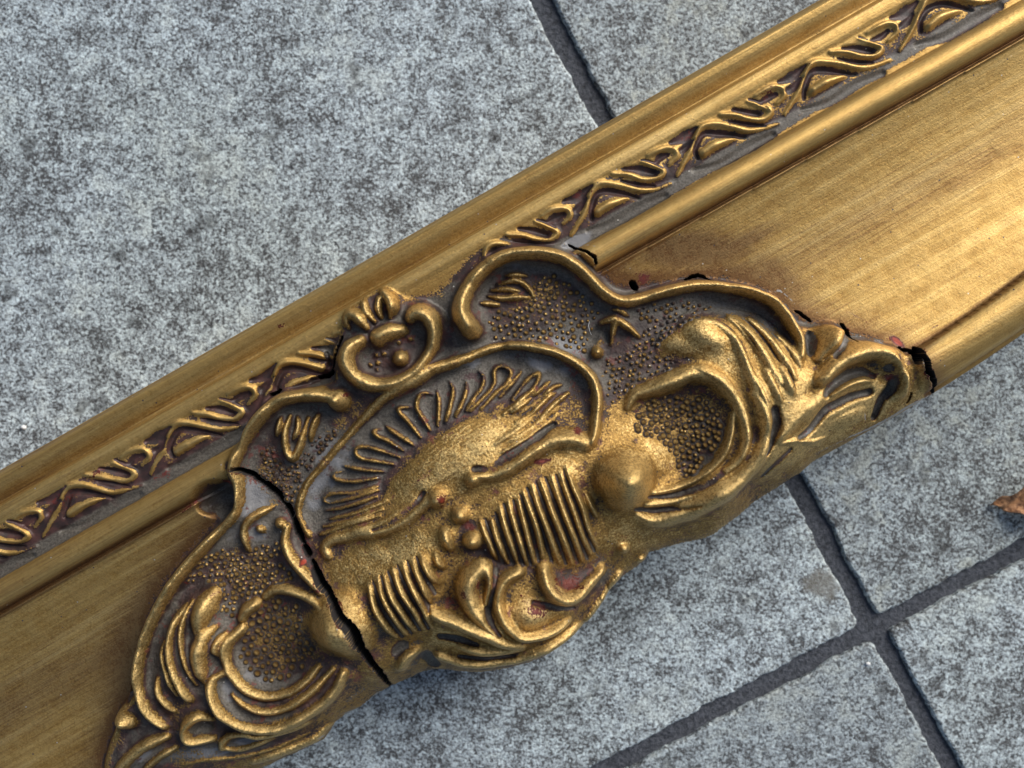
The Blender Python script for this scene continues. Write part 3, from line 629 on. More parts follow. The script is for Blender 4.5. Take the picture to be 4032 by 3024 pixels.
groove('E', [(1340,900),(1480,900),(1700,890),(1870,850)], [16,24,20,10], 12, .8)
groove('E', [(1450,790),(1700,770),(1900,700),(2080,580)], [14,20,22,20], 12, .8)
groove('C', [(620,640),(650,740),(600,850),(500,880)], [14,24,26,16], 20, .9)

REL = .55 * REL + .45 * blur(REL, 1)
MS = np.where(mu, MS, 0)
REL = REL * (1 + .10 * np.clip(blur(rng.normal(size=H.shape), 5) * 9, -1.6, 1.6))
H = H + MS * 1.35 + REL * (1 + .18 * MASK) + .85 * blur(REL, 4) * MASK + .85 * blur(REL, 9) * MASK + .25 * blur(REL, 3) * (1 - MASK)
MS = np.zeros_like(H)
# ---- cracks and holes
CRK = np.zeros_like(H); 
def crack(crop, pts, w, seed=0):
    r = random.Random(seed); pts = P(crop, pts)
    pl = spline([drop(x, y, base_at(*drop(x, y, base_at(x, y)))) for x, y in pts], 9)
    pl = np.array([(x + r.uniform(-2.2, 2.2), y + r.uniform(-2.2, 2.2)) for x, y in pl])
    w = (np.array(w, float) if not np.isscalar(w) else np.array([w * .4, w, w, w, w * .4])) / 2.212
    sl, T, Wd = stroke_field(pl, w); CRK[sl] = np.maximum(CRK[sl], (T < 1).astype(float))
crack('G', [(1190,-12),(1310,35),(1400,90),(1500,170),(1590,260),(1655,370),(1685,430),(1715,520),(1760,625)], [18,20,24,26,26,24,20,28,16], 1)
crack('G', [(1775,670),(1800,725)], [24,28], 2)
crack('G', [(1845,800),(1880,900),(1930,1000),(2000,1110),(2050,1220),(2120,1330),(2200,1440),(2255,1530)], [16,30,30,28,32,32,32,28], 3)
crack('I', [(400,650),(480,770),(560,880),(640,980),(695,1080),(735,1160)], [32,32,32,30,22,10], 4)
crack('F', [(1815,385),(1870,470),(1915,600),(1965,780)], [20,22,20,10], 5)
crack('F', [(1790,430),(1810,490)], [34,22], 6)
crack('F', [(740,60),(800,95),(860,140)], [8,12,8], 7)
crack('F', [(1140,170),(1190,250),(1290,320)], [10,14,5], 8)
crack('F', [(1640,380),(1740,410)], [8,12,8], 9)
crack('B', [(440,450),(500,420),(570,415),(680,448)], [3,9,12,3], 10)
crack('A', [(1190,145),(1320,190),(1400,240),(1440,305)], [4,7,9,7], 11)
crack('A', [(1745,480),(1770,515)], [26,22], 12)
crack('F', [(1770,770),(1765,830),(1740,860)], [6,8,4], 13)
crack('C', [(770,500),(715,640),(690,770)], [7,9,9], 14)
crack('C', [(560,860),(660,830),(690,800)], [10,16,10], 15)
crack('C', [(150,1010),(230,970)], [8,10], 16)
crack('K', [(530,1560),(545,1620)], [6,6], 17)
H = H - GRO
H = blur(H, 1) * .6 + H * .4
# slight hand-made unevenness
nz = blur(rng.normal(size=H.shape), 6); nz /= nz.std(); nz2 = blur(rng.normal(size=H.shape), 20); nz2 /= nz2.std()
H = H + MASK * (nz * .9 + nz2 * 1.5) + (1 - MASK) * (nz * .12 + nz2 * .5)
Hs = H.copy()
H = H - 330 * blur(CRK, 1) ** .8 * (CRK > 0)

# ------------------------------------------------------------------ patina maps
BIAS = .25 * BIAS + .35 * blur(BIAS, 2) + .45 * blur(BIAS, 6)
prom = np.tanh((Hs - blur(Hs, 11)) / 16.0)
cav = (Hs - blur(Hs, 3)) / 3.0 + (Hs - blur(Hs, 8)) / 9.0  # cavities darken the colour for grime and for crevice shade at ridge feet
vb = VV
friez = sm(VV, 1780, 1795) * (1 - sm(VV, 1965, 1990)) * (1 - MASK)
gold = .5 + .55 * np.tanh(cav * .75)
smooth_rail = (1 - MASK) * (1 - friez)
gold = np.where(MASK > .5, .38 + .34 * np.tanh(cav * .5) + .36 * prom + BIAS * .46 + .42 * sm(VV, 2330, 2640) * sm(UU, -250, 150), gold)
for _c, _p in (('A', [(480,750),(900,640),(1300,560),(1500,740),(1370,1000),(1300,1110),(1180,1060),(900,990),(520,960)]), ('B', [(0,700),(600,640),(430,820),(180,1080),(280,1260),(0,1370),(-240,1560),(-260,1150),(60,900)]),
    ('E', [(1290,230),(1340,60),(1680,-100),(2080,80),(2120,250),(1950,450),(1930,550),(1750,640),(1690,500),(1620,360),(1420,270)]), ('D', [(190,900),(200,600),(420,280),(690,0),(1000,-330),(1500,-560),(2100,-700),(2500,-500),(2640,-200),(2560,-330),(2200,-380),(1700,-200),(1100,200),(860,520),(420,800)])):
    _m = blur(poly_mask([drop(x, y, 0) for x, y in P(_c, _p)], XX, YY).astype(float), 4); gold = gold - _m * (.36 if _c != 'D' else .38) * np.clip(1 - BIAS * 2.2, 0, 1)
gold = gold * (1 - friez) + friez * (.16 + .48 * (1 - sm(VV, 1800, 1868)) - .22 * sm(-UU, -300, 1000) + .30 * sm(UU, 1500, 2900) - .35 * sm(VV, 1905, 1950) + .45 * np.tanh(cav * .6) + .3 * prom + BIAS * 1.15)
gold = gold * (1 - smooth_rail) + smooth_rail * (1.05 + .35 * np.tanh(cav * .5))
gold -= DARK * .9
GLAZE_SHADE = np.zeros_like(H); DUST = np.zeros_like(H); RED = np.zeros_like(H)
def blob(A, crop, c, rx, ry, rot, val):
    x0, y0 = P(crop, [c])[0]; x0, y0 = drop(x0, y0, base_at(x0, y0)); rx /= 2.212; ry /= 2.212
    sl = window(x0, y0, max(rx, ry) * 2.3); dx = XX[sl] - x0; dy = YY[sl] - y0; r = math.radians(rot)
    a = dx * math.cos(r) + dy * math.sin(r); b = -dx * math.sin(r) + dy * math.cos(r)
    A[sl] = np.maximum(A[sl], val * np.exp(-((a / rx) ** 2 + (b / ry) ** 2)))
# solid gold areas of the cartouche
GB = np.zeros_like(H)
for c, p, rx, ry, rot, v in [('D', (1700,250),500,260,-35,.75), ('D',(1000,1050),450,130,-20,.7), ('E',(700,400),500,120,-30,.6), ('E',(1250,700),620,420,0,.6), ('E',(1500,350),420,300,0,.5), ('E',(1500,1050),600,150,-10,.6),
      ('E',(1500,400),200,160,0,.7), ('F',(700,700),350,350,0,.55), ('F',(1100,1000),700,200,-35,.6), ('F',(400,1450),500,150,-35,.5), ('I',(1900,550),260,160,0,.6), ('I',(2100,850),500,140,-30,.6),
      ('I',(1250,200),120,300,20,.4), ('H',(1900,1250),500,220,-25,.8), ('H',(1500,1600),700,130,-22,.8), ('O',(1150,700),40,500,10,.4), ('H',(700,1250),260,160,0,.6), ('H',(900,1450),500,120,-10,.4), ('G',(820,1000),300,60,-55,.5), ('C',(1200,700),260,240,0,.35), ('A',(60,750),120,300,10,.4), ('C',(850,1150),200,90,-40,.5), ('A',(800,800),330,230,0,.4), ('E',(1750,300),330,300,0,.45), ('H',(1500,500),300,330,0,.3), ('G',(1250,900),400,250,0,.25), ('I',(1500,600),500,300,20,.5), ('I',(1500,950),600,120,0,.5), ('H',(650,1150),220,120,0,.5), ('I',(150,350),250,200,0,.6), ('H',(1950,500),260,300,0,.6), ('I',(300,200),300,150,0,.6),
      ('A',(640,640),260,200,0,.25), ('A',(850,750),260,200,0,.3), ('C',(1300,950),300,90,-25,.4), ('C',(1000,1150),200,90,-35,.35), ('C',(150,1300),150,120,0,.3), ('G',(1250,60),120,60,0,.5), ('F',(1800,700),200,300,0,.7),
      ('C',(1350,150),260,80,-20,.55), ('C',(700,350),300,110,-33,.6), ('A',(900,100),600,60,0,.3), ('B',(1000,1200),400,300,40,.4)]:
    blob(GB, c, p, rx * 1.15, ry * 1.15, rot, v * .72)
gold = gold + GB * (1 - DARK)
for c, p, rx, ry, rot, v in [('A',(1200,1000),260,150,20,1.), ('A',(1000,1200),500,90,15,.9), ('A',(720,330),160,60,0,.8), ('C',(1900,720),200,100,-20,.9), ('C',(600,1480),260,200,-30,.9), ('C',(750,1560),300,140,-40,.9),
      ('G',(1300,250),220,240,20,1.3), ('G',(1350,560),200,160,0,.9), ('D',(330,450),200,260,30,1.), ('D',(300,620),120,200,20,.9), ('G',(1150,560),120,160,40,.9), ('B',(800,700),260,120,20,.8), ('B',(1150,850),160,120,40,.9),
      ('F',(870,260),90,120,0,.8), ('F',(1150,340),160,50,-30,.9), ('F',(1100,680),260,120,-25,.7), ('F',(1530,500),110,80,0,.7), ('F',(850,1130),120,90,-40,.8), ('J',(560,430),110,100,0,.8), ('J',(620,600),160,90,-40,.7),
      ('H',(1130,950),130,260,-20,.9), ('H',(1350,1200),400,60,0,.7), ('H',(1250,1430),160,50,-10,1.1), ('H',(900,1530),420,80,-5,1.1), ('H',(350,1560),160,70,-40,1.), ('H',(1000,400),120,130,0,.6), ('H',(850,1330),120,90,0,.3), ('I',(1000,720),160,60,0,.8),
      ('I',(950,950),150,90,0,.9), ('A',(100,550),120,160,20,.9), ('A',(1300,130),150,60,10,.8), ('K',(350,1430),160,60,-20,1.), ('B',(1000,430),300,60,10,1.1), ('B',(1350,650),120,80,45,1.), ('B',(1900,900),140,60,40,.9), ('F',(1480,320),120,40,0,1.),
      ('G',(760,560),120,120,0,.8), ('I',(560,620),130,80,60,1.), ('H',(1350,870),260,90,20,.8), ('E',(2000,500),80,160,30,.7), ('O',(980,1500),60,160,15,.6), ('C',(650,600),80,90,0,.8), ('H',(1900,1500),200,50,-35,.8), ('I',(450,1200),300,40,-40,.9)]:
    blob(DUST, c, p, rx, ry, rot, v)
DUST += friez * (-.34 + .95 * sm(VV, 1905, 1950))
DUST += .16 * MASK
CHIP = np.zeros_like(H)
def streak(A, crop, pts, w, val):
    pl = [drop(x, y, base_at(x, y)) for x, y in P(crop, pts)]; sl, T, Wd = stroke_field(pl, np.array([w * .5, w, w, w * .5]) / 2.212)
    A[sl] = np.maximum(A[sl], val * np.clip(1 - T * T, 0, 1))
for c, q, w, v in [('F',[(1240,1160),(1420,1090),(1600,1000),(1800,880),(2000,770)],26,.8), ('F',[(900,1330),(1100,1230),(1280,1150)],14,.6), ('I',[(700,1170),(620,1230),(540,1300),(480,1350)],18,.8), ('I',[(420,1380),(320,1400)],24,.8), ('I',[(140,1600),(90,1620)],20,.8),('I',[(250,430),(330,590),(450,790),(600,1000),(670,1090)],8,.5), ('G',[(1880,960),(1960,1110),(2010,1210)],9,.7), ('A',[(1190,160),(1320,205),(1400,255)],7,.6), ('F',[(1350,940),(1370,1010)],12,.7), ('I',[(1930,720),(2010,690)],30,.75), ('B',[(1190,540),(1290,560),(1400,660)],14,.55), ('J',[(150,1290),(175,1320)],14,.9), ('H',[(1720,1590),(1860,1500)],16,.7), ('M',[(60,980),(100,985)],14,.9)]: streak(CHIP, c, q, w, v)
for c, p, rx, ry, rot, v in [('K',(380,1040),150,50,-25,.5), ('K',(1360,500),130,50,-50,.5), ('K',(2050,120),110,70,-60,.5), ('K',(1100,520),60,30,0,.35), ('E',(520,480),90,30,-10,.9), ('E',(830,220),60,40,0,.8), ('J',(300,650),140,70,10,.8), ('J',(30,900),120,60,20,.8), ('I',(1980,420),150,60,30,.55),
      ('D',(1420,600),40,60,0,.9), ('D',(1650,830),70,50,0,.8), ('G',(1300,40),60,24,20,1.1), ('G',(1740,820),30,30,0,1.3), ('G',(1830,900),34,70,-30,1.1), ('G',(1870,1060),50,24,0,.9), ('F',(1620,320),34,80,-45,1.3), ('F',(1550,640),60,40,0,.9), ('A',(1760,500),70,70,0,.8),
      ('C',(780,1010),40,24,0,.8), ('I',(1390,300),40,50,0,.8), ('I',(1510,230),26,80,10,.7), ('I',(1260,400),90,60,0,.7), ('N',(850,900),120,50,-30,.5), ('N',(600,1150),120,60,-60,.5), ('N',(1400,940),130,40,-30,.6), ('N',(1650,1200),160,30,-35,.55), ('N',(480,1150),100,40,-40,.5), ('C',(250,410),60,24,0,.6), ('F',(1840,850),100,16,-30,.7), ('G',(740,980),30,40,0,.8), ('H',(960,160),60,24,-30,.6), ('M',(740,1200),130,14,30,.6), ('M',(1430,1300),60,14,-25,.6), ('D',(1250,400),120,20,-30,.6), ('E',(600,1060),40,90,20,.4), ('L',(1270,120),60,90,10,.35), ('L',(300,600),90,60,0,.35)]:
    blob(RED, c, p, rx, ry, rot, v)
# brown glazing left in the moulding hollows, plus shade painted as brown
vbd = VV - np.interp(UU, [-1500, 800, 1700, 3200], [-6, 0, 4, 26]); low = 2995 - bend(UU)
GLAZE_SHADE = .85 * np.exp(-((vbd - 2098) / 18) ** 2) + .42 * np.exp(-((vbd - 2440) / 130) ** 2) + .10 + .75 * np.exp(-((VV - low) / 13) ** 2) + .2 * np.exp(-((VV - 1700) / 16) ** 2) + .3 * np.exp(-((VV - 1602) / 5) ** 2)  # brown band along the cove middle paints the shade of its facing
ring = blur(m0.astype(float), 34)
GLAZE_SHADE = (GLAZE_SHADE + 2.1 * np.clip(ring, 0, 1) * (VV > 2110)) * (1 - MASK) + MASK * .10
GLAZE_SHADE += .10 * (1 - MASK) * sm(-UU, -300, 1300) * (VV > 2110) + .30 * (1 - MASK) * sm(-UU, -300, 1300) * (VV < 2110)  # left end browned: dimmer light on that side painted into the colour
blob(GLAZE_SHADE, 'K', (1700,1500), 700, 110, -25, .9); blob(GLAZE_SHADE, 'B', (500,200), 620, 210, -2, 1.15); blob(GLAZE_SHADE, 'B', (1250,420), 420, 200, 35, .95)
blob(GLAZE_SHADE, 'G', (1000,250), 130, 150, 0, 1.5); blob(GLAZE_SHADE, 'F', (1600,230), 330, 60, -15, .6)  # first patch paints the shadow in the deep hollow by the rim
GLAZE_SHADE = GLAZE_SHADE * (1 - .7 * friez)
gold = np.clip(gold, -.6, 1.6)
gold = np.where(ring * (1 - MASK) * (VV > 2100) > .25, gold - 2.2 * (ring - .25) * (1 - MASK), gold)
DUST += 1.2 * np.clip(ring - .3, 0, 1) * (1 - MASK) * (VV > 2100)
RAIL = 1 - blur(m0.astype(float), 6)
VOID = (blur(CRK, 1) > .24).astype(float)
CHIP = np.maximum(CHIP, .40 * np.clip(blur(CRK, 2) * 2.5, 0, 1))
RED = np.maximum(RED, .45 * np.clip(blur(CRK, 4) * 3, 0, 1))

# ------------------------------------------------------------------ silhouette and mesh arrays
SIL = ([(3175,1869),(3062,1950)] + P('J', [(1970,0),(1850,90),(1700,190),(1640,250),(1580,285),(1500,315),(1340,350),(1180,385),(1110,408),(1030,420),(1010,470),(940,540),(860,590),(790,640),(740,690),(670,730),(630,810),(580,900),(520,980),(400,1080),(250,1220),(180,1290),(100,1350),(0,1395)])
    + P('I', [(1950,980),(1850,1018),(1750,1045),(1550,1068),(1350,1062),(1130,1042),(1000,1055),(900,1095),(740,1165),(650,1225),(540,1300),(450,1370),(330,1420),(230,1490),(170,1590),(120,1659)])
    + P('H', [(1740,1560),(1640,1610),(1540,1650),(1400,1720),(1200,1790),(900,1850)]))
sil = np.array([to_uv(*drop(x, y, -95)) for x, y in SIL]); sil = sil[np.argsort(sil[:, 0])]
eo = edge_out(us)
pe = np.array([to_uv(*drop(UX*u + VX*v, UY*u + VY*v, -78)) for u, v in zip(us, eo)])
eo = np.interp(us, pe[:, 0], pe[:, 1])
inn = (us > sil[0, 0]) & (us < sil[-1, 0]); e2 = np.interp(us, sil[:, 0], sil[:, 1])
rj = random.Random(3); jag = np.array([rj.uniform(-2.2, 2.2) for _ in us]); 
edge = np.where(inn, e2 + jag, eo)
tt = (us - sil[0, 0]); bl = np.clip(-tt / 250, 0, 1); edge = np.where(tt < 0, sil[0, 1] * (1 - bl) + eo * bl, edge)
tt = (us - sil[-1, 0]); bl = np.clip(tt / 60, 0, 1); edge = np.where(tt > 0, sil[-1, 1] * (1 - bl) + eo * bl, edge)
k2 = (D + 62 * U) / D
vin = 1599.0
# inner edge as seen at its own height
nv = 500
tpar = np.linspace(0, 1, nv)
vtop = np.array([to_uv(*drop(UX*u + VX*vin, UY*u + VY*vin, -45))[1] for u in us])
VG = vtop[:, None] + tpar[None, :] * (edge - vtop)[:, None]
UG = np.repeat(us[:, None], nv, 1)
def samp(A, nearest=False):
    f = (VG - vs[0]) / (vs[1] - vs[0]); f = np.clip(f, 0, len(vs) - 1.001); j = f.astype(int); t = f - j
    i = np.arange(len(us))[:, None]
    if nearest: return A[i, np.round(f).astype(int)]
    return A[i, j] * (1 - t) + A[i, j + 1] * t
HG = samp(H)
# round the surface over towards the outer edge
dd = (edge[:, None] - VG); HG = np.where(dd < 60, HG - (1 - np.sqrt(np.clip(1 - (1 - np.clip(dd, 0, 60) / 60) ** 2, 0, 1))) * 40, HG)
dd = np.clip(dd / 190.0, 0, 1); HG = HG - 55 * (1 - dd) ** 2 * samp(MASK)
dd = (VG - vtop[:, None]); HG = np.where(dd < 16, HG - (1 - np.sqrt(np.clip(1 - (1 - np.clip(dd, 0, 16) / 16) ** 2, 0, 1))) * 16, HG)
IDG = samp(ID, True); AT = {n: samp(A) for n, A in dict(gold=gold, dust=DUST, red=RED, bare=VOID, rail=RAIL, glaze_shade=GLAZE_SHADE, chip=CHIP).items()}
MG = samp(MASK)
# base ids for the plain surfaces: 1 edge band, 2 flat band, 3 frieze, 4 bead, 5 cove, 6 outer bead, 10 cartouche ground
drg = np.interp(UG, [-1500, 800, 1700, 3200], [-6, 0, 4, 26]); vbg = VG - drg
rid = np.where(VG < 1716, 1, np.where(VG < 1782, 2, np.where(vbg < 1976, 3, np.where(vbg < 2096, 4, np.where(VG < 2995 - bend(UG), 5, 6)))))
rid = np.where((rid == 6) & (UG > 700), 7, rid)
rid = np.where(MG > .5, 10, rid)
IDG = np.where(IDG >= 100, IDG, rid)
# skirts
def ext(a, pre, post): return np.concatenate([pre, a, post], axis=1)
def col(a, k): return a[:, [k]]
h0 = col(HG, 0); h1 = col(HG, -1); zf = -Z0 / U + 4
UG2 = ext(UG, np.repeat(us[:, None], 4, 1), np.repeat(us[:, None], 4, 1))
VG2 = ext(VG, np.concatenate([col(VG, 0) + 10, col(VG, 0) + 4, col(VG, 0), col(VG, 0)], 1), np.concatenate([col(VG, -1) - 1, col(VG, -1) - 4, col(VG, -1) - 26, col(VG, -1) - 60], 1))
HG2 = ext(HG, np.concatenate([h0 * 0 + zf, h0 - 200, h0 - 60, h0 - 8], 1), np.concatenate([h1 - 10, h1 - 50, h1 - 160, h1 * 0 + zf], 1))
IDG = ext(IDG, np.repeat(col(IDG, 0), 4, 1), np.repeat(col(IDG, -1), 4, 1))
AT = {n: ext(a, np.repeat(col(a, 0), 4, 1), np.repeat(col(a, -1), 4, 1)) for n, a in AT.items()}
PX = ((UX * UG2 + VX * VG2) - CX) * U; PY = (CY - (UY * UG2 + VY * VG2)) * U; PZ = Z0 + HG2 * U
POS = np.stack([PX, PY, PZ], -1)
du = np.gradient(POS, axis=0); dw = np.gradient(POS, axis=1)
N = np.cross(dw, du); N /= np.linalg.norm(N, axis=-1, keepdims=True) + 1e-12
if N[800, 200, 2] < 0: N = -N
nU, nV = HG2.shape
q = (np.arange(nU - 1)[:, None] * nV + np.arange(nV - 1)[None, :]).ravel()
QF = np.stack([q, q + 1, q + nV + 1, q + nV], 1)
a, b, c = POS.reshape(-1, 3)[QF[nV * 800 + 200][:3]]
if np.cross(b - a, c - a)[2] < 0: QF = QF[:, ::-1].copy()
fid = np.max(np.stack([IDG[:-1, :-1], IDG[1:, :-1], IDG[1:, 1:], IDG[:-1, 1:]]), 0).ravel()
posf = POS.reshape(-1, 3).astype(np.float32); nf = N.reshape(-1, 3).astype(np.float32); atf = {n: a.ravel().astype(np.float32) for n, a in AT.items()}

root = bpy.data.objects.new('picture_frame', None); link(root); root.empty_display_size = .02
tag(root, 'ornate antique gilded picture frame rail with carved shell cartouche, cracked, lying on grey paving', 'picture frame')
def patch(name, faces, parent, **kw):
    vi, inv = np.unique(faces, return_inverse=True); inv = inv.reshape(faces.shape)
    me = bpy.data.meshes.new(name); n = len(vi); m = len(faces)
    me.vertices.add(n); me.vertices.foreach_set('co', posf[vi].ravel())
    me.loops.add(m * 4); me.loops.foreach_set('vertex_index', inv.ravel().astype(np.int32))
    me.polygons.add(m); me.polygons.foreach_set('loop_start', np.arange(0, m * 4, 4, dtype=np.int32))
    me.update(calc_edges=True)
    me.polygons.foreach_set('use_smooth', np.ones(m, bool))
    for k, arr in atf.items():
        at = me.attributes.new(k, 'FLOAT', 'POINT'); at.data.foreach_set('value', arr[vi])
    me.materials.append(GILD); me.update()
    me.normals_split_custom_set_from_vertices(nf[vi])
    return link(bpy.data.objects.new(name, me), parent)
order = np.argsort(fid, kind='stable'); fs = fid[order]; bounds = np.flatnonzero(np.diff(fs)) + 1
groups = {int(fs[g[0]]): g for g in np.split(np.arange(len(fs)), bounds)}
BASE = {1: ('edge_band', 'smooth outer gilt band along the straight edge'), 2: ('flat_band', None), 3: ('frieze', 'recessed grey and maroon frieze channel with gilt leaf strokes'), 4: ('bead_moulding', None),
        5: ('cove', 'broad brushed brown gold hollow'), 6: ('outer_moulding', None), 7: ('outer_moulding', None), 10: ('cartouche', 'dark grey brown ground of the carved shell cartouche')}
PART = {}
for k, (nm, lb) in BASE.items():
    o = patch(nm, QF[order[groups[k]]], root); PART[k] = o
    if lb: o['label'] = lb
for k, g in groups.items():
    if k in BASE: continue
    nm, wh = FEAT[k]
    if len(g) < 6: patch(nm, QF[order[g]], PART[10] if wh == 'c' else PART[3]); continue
    patch(nm, QF[order[g]], PART[10] if wh == 'c' else PART[3])

# ------------------------------------------------------------------ stippled beads
def bead_mesh(seed):
    r = random.Random(seed); V = [(0, 0, 1)]; n = 9
    for t, z in ((.36, .88), (.68, .56), (1.02, .22), (1.5, -.10)):
        for k in range(n):
            a = 2 * math.pi * (k + .5 * (t > .5)) / n; V.append((t * math.cos(a) * (1 + r.uniform(-.06, .06)), t * math.sin(a), z))
    F = [(0, 1 + k, 1 + (k + 1) % n) for k in range(n)]
    for L in range(3):
        for k in range(n):
            F.append((1 + L * n + k, 1 + (L + 1) * n + k, 1 + (L + 1) * n + (k + 1) % n, 1 + L * n + (k + 1) % n))
    return V, F
gv = (.0, .34, .62, .86)
BM = []
for s in range(4):
    for lev in range(3):
        V, F = bead_mesh(s * 3 + lev); me = bpy.data.meshes.new('bead'); me.from_pydata(V, [], F); me.materials.append(GILD)
        me.polygons.foreach_set('use_smooth', [True] * len(F))
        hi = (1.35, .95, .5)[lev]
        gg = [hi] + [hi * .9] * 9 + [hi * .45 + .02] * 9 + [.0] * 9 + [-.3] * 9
        for nme, vals in (('gold', gg), ('dust', [.3] * 37), ('red', [0.] * 37), ('bare', [0.] * 37), ('rail', [0.] * 37), ('glaze_shade', [.05] * 37), ('chip', [0.] * 37)):
            at = me.attributes.new(nme, 'FLOAT', 'POINT'); at.data.foreach_set('value', vals)
        BM.append(me)
def surf(x, y):
    u, v = to_uv(x, y); i = int(np.clip(np.searchsorted(us, u), 1, len(us) - 1)); j = int(np.clip(np.searchsorted(vs, v), 1, len(vs) - 1))
    return Hs[i, j], REL[i, j], CRK[i, j], gold[i, j], (Hs[i, j] - Hs[i-1, j]) / 3.5, (Hs[i, j] - Hs[i, j-1]) / 3.5
PITCH = .80
FIELDS = [('A', [(480,750),(700,680),(880,640),(900,420),(1080,400),(1300,560),(1420,680),(1500,740),(1400,850),(1370,1000),(1300,1110),(1180,1060),(900,990),(520,960)], 33, 11, 0),
 ('B', [(0,700),(150,650),(600,640),(730,720),(430,820),(260,950),(180,1080),(380,1180),(280,1260),(0,1370),(-240,1560),(-260,1150),(-40,1020),(60,900)], 32, 10.5, 1),
 ('E', [(1290,230),(1340,60),(1450,-60),(1680,-100),(1950,-60),(2080,80),(2120,250),(2060,350),(1950,450),(1930,550),(1800,640),(1690,560),(1620,380),(1500,300),(1420,270)], 33, 12.5, 0),
 ('G', [(900,730),(1050,690),(1280,740),(1400,630),(1550,620),(1600,780),(1660,950),(1420,1030),(1360,1130),(1200,1180),(1130,1290),(1040,1250),(1020,1050),(850,950),(700,1000),(760,900)], 30, 11.5, 0),
 ('H', [(1330,250),(1500,190),(1720,230),(1760,450),(1850,600),(1830,720),(1700,830),(1480,930),(1250,850),(1190,700),(1230,520),(1260,400)], 37, 13.5, 0),
 ('G', [(1380,30),(1750,0),(1760,100),(1680,330),(1620,260),(1500,130)], 28, 11, 2),
 ('C', [(560,1380),(740,1280),(700,1400),(560,1560),(440,1700),(80,1720),(60,1480),(170,1460),(240,1580),(370,1600),(430,1450)], 28, 11, 2)]
spots = []
for fi, (c, poly, pitch, rad, lev) in enumerate(FIELDS):
    pitch *= PITCH if c != 'H' else .92; rad *= .95 if c in 'EH' else .86
    pl = np.array(P(c, poly)); x0, y0 = pl.min(0); x1, y1 = pl.max(0); r = random.Random(fi)
    row = 0; y = y0; an = math.radians(r.uniform(-25, 25)); cx, cy = (x0 + x1) / 2, (y0 + y1) / 2; Rm = max(x1 - x0, y1 - y0)
    for a in np.arange(-Rm, Rm, pitch * .87):
        row += 1
        for b in np.arange(-Rm, Rm, pitch):
            bb = b + (row % 2) * pitch / 2
            X = cx + math.cos(an) * bb - math.sin(an) * a + r.uniform(-.24, .24) * pitch; Y = cy + math.sin(an) * bb + math.cos(an) * a + r.uniform(-.24, .24) * pitch
            if not poly_mask([tuple(p) for p in pl], np.array([X]), np.array([Y]))[0] or r.random() < .06: continue
            X, Y = drop(X, Y, base_at(X, Y)); h, rel, ck, gd, su, sv = surf(X, Y)
            if rel > 7 or ck > 0: continue
            spots.append((rad * r.uniform(.78, 1.2), X, Y, h, lev, r.random(), su, sv))
spots.sort(key=lambda s: -s[0])
def bead_xf(s):
    R, X, Y, h, lev, rr, su, sv = s
    x, y, z = (X - CX) * U, (CY - Y) * U, Z0 + (h - 1.0) * U
    gu = Vector((UX, -UY, 0)) * su + Vector((VX, -VY, 0)) * sv
    nrm = Vector((-gu.x, -gu.y, 1)).normalized()
    return Vector((x, y, z)), nrm, R * U
for s in spots[:300]:
    loc, nrm, R = bead_xf(s)
    me = BM[int(s[5] * 3.99) * 3 + min(2, s[4] + (1 if (s[5] * 37) % 1 < .4 else 0))]
    o = bpy.data.objects.new('bead', me); o.location = loc; o.rotation_mode = 'QUATERNION'
    o.rotation_quaternion = nrm.to_track_quat('Z', 'Y'); o.scale = (R, R, R * 1.05); link(o, PART[10])
V, F, G = [], [], []
for s in spots[300:]:
    loc, nrm, R = bead_xf(s); qn = nrm.to_track_quat('Z', 'Y'); bv, bf = bead_mesh(int(s[5] * 12)); n0 = len(V)
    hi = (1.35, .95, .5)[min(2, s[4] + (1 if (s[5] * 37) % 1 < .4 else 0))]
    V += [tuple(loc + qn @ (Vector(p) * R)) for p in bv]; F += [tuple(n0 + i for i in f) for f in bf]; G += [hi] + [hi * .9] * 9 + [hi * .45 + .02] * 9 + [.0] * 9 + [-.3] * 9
if V:
    o = mesh_obj('bead_stippling', V, F, GILD, PART[10], True); o['kind'] = 'stuff'
    for nme, vals in (('gold', G), ('dust', [.3] * len(V)), ('red', [0.] * len(V)), ('bare', [0.] * len(V)), ('rail', [0.] * len(V)), ('glaze_shade', [.05] * len(V)), ('chip', [0.] * len(V))):
        at = o.data.attributes.new(nme, 'FLOAT', 'POINT'); at.data.foreach_set('value', vals)
print('beads', len(spots), 'parts', len(groups))

# ------------------------------------------------------------------ dry leaf at the right edge, grit
def pave(x, y, z=0): return ((x - CX) * U * TS, (CY - y) * U * TS, z)
LEAF = plain('dry_leaf', (.10, .035, .012), (.52, .27, .12), 420, .7, .0008)
r = random.Random(9); V = []; F = []
nL, nW = 26, 10
for layer in (0, 1):
    for i in range(nL):
        t = i / (nL - 1); X = 3898 + t * 330; Y = 1985 - 20 * math.sin(t * 2.4) - 70 * t * t
        wd = 95 * math.sin(min(1, t * 1.15) * math.pi * .62) ** .9 * (1 + .28 * math.sin(t * 23))
        for j in range(nW):
            s = j / (nW - 1) * 2 - 1
            px, py, _ = pave(X + s * 14 + r.uniform(-2, 2), Y + s * wd + 20 * t)
            zz = .0025 + .005 * t * (1 - .4 * s) + .0035 * s * s * math.sin(t * 3.1) + .0012 * math.sin(t * 17 + s * 4) - layer * .00025
            V.append((px, py, zz))
def gid(l, i, j): return l * nL * nW + i * nW + j
for i in range(nL - 1):
    for j in range(nW - 1):
        F.append((gid(0,i,j), gid(0,i+1,j), gid(0,i+1,j+1), gid(0,i,j+1))); F.append((gid(1,i,j), gid(1,i,j+1), gid(1,i+1,j+1), gid(1,i+1,j)))
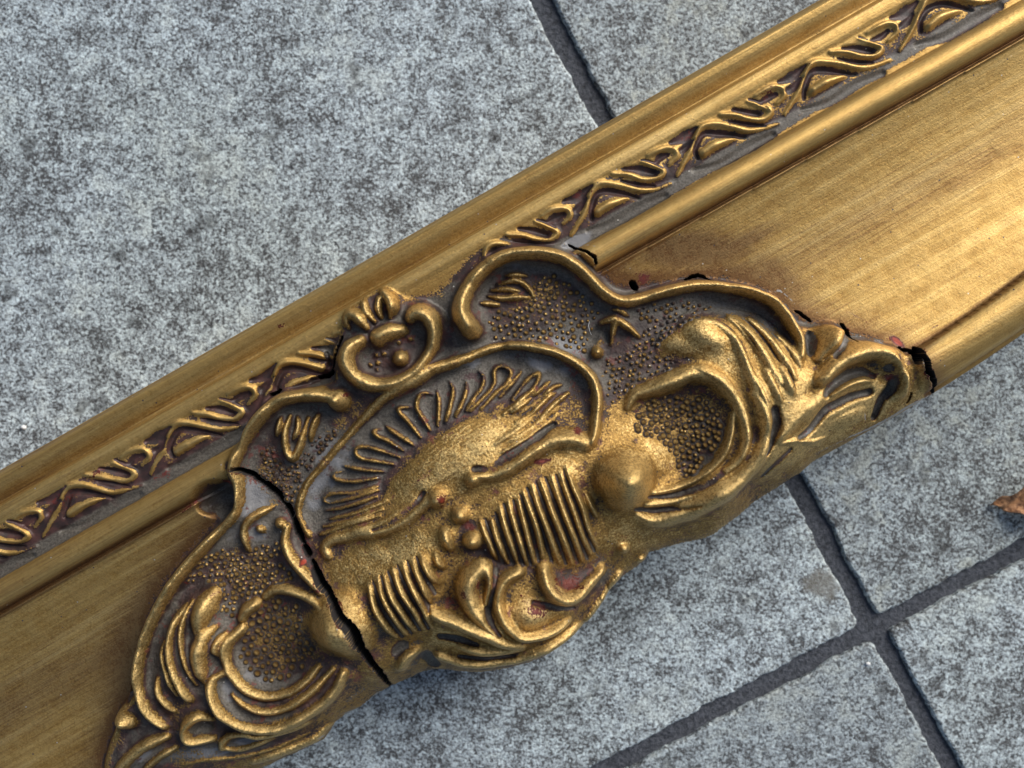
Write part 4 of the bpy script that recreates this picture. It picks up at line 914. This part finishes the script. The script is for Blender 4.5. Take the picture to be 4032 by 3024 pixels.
for i in range(nL - 1):
    F.append((gid(0,i,0), gid(1,i,0), gid(1,i+1,0), gid(0,i+1,0))); F.append((gid(0,i,nW-1), gid(0,i+1,nW-1), gid(1,i+1,nW-1), gid(1,i,nW-1)))
for j in range(nW - 1):
    F.append((gid(0,0,j), gid(0,0,j+1), gid(1,0,j+1), gid(1,0,j)))
leaf = mesh_obj('dry_leaf', V, F, LEAF, None, True)
tag(leaf, 'curled rust brown dry leaf tip on the paving at the right edge of the photo', 'leaf')
WHITE = plain('white_grit', (.5, .52, .52), (.8, .8, .78), 2000, .7, .0002)
def crumb(x, y, R, seed):
    r = random.Random(seed); V = []; F = []; n = 8
    V.append((0, 0, .7))
    for t, z in ((.6, .55), (1, .15), (.9, -.1)):
        for k in range(n):
            a = 2 * math.pi * k / n; q = t * r.uniform(.75, 1.2); V.append((q * math.cos(a), q * math.sin(a) * .7, z))
    F = [(0, 1 + k, 1 + (k + 1) % n) for k in range(n)]
    for L in range(2):
        for k in range(n): F.append((1 + L*n + k, 1 + (L+1)*n + k, 1 + (L+1)*n + (k+1) % n, 1 + L*n + (k+1) % n))
    px, py, _ = pave(x, y); 
    return mesh_obj('grit', [(px + a * R, py + b * R, .0003 + c * R) for a, b, c in V], F, WHITE, None, True)
tag(crumb(95, 1683, .0012, 1), 'tiny white grit crumb on the big slab at the left edge of the photo', 'grit')
tag(crumb(3415, 2612, .0010, 2), 'tiny pale grit crumb on the slab just below the crossing of the joints', 'grit')

# ------------------------------------------------------------------ stray hairs caught on the carving
def hair(crop, pts, mat, lift):
    cu = bpy.data.curves.new('hair', 'CURVE'); cu.dimensions = '3D'; cu.bevel_depth = .000075; cu.bevel_resolution = 1
    sp = cu.splines.new('NURBS'); sp.use_endpoint_u = True; sp.points.add(len(pts) - 1)
    for k, (x, y) in enumerate(P(crop, pts)):
        px, py = drop(x, y, base_at(x, y)); h, *_ = surf(px, py)
        sp.points[k].co = ((px - CX) * U, (CY - py) * U, Z0 + (h + lift + 9 * math.sin(math.pi * k / (len(pts) - 1))) * U, 1)
    cu.materials.append(mat); dg = link(bpy.data.objects.new('hair', cu)); me = bpy.data.meshes.new_from_object(dg)
    bpy.data.objects.remove(dg); return link(bpy.data.objects.new('hair', me))
DARKH = plain('dark_hair', (.02, .018, .016), (.05, .04, .03), 900, .6, .0001)
tag(hair('A', [(1372,810),(1362,850),(1372,890),(1388,925)], WHITE, 6), 'short curled white hair on the stippled ground beside the small star ornament', 'hair')
tag(hair('G', [(1635,470),(1660,435),(1690,400),(1700,370)], DARKH, 14), 'short dark hair bridging the long black crack left of the shell', 'hair')
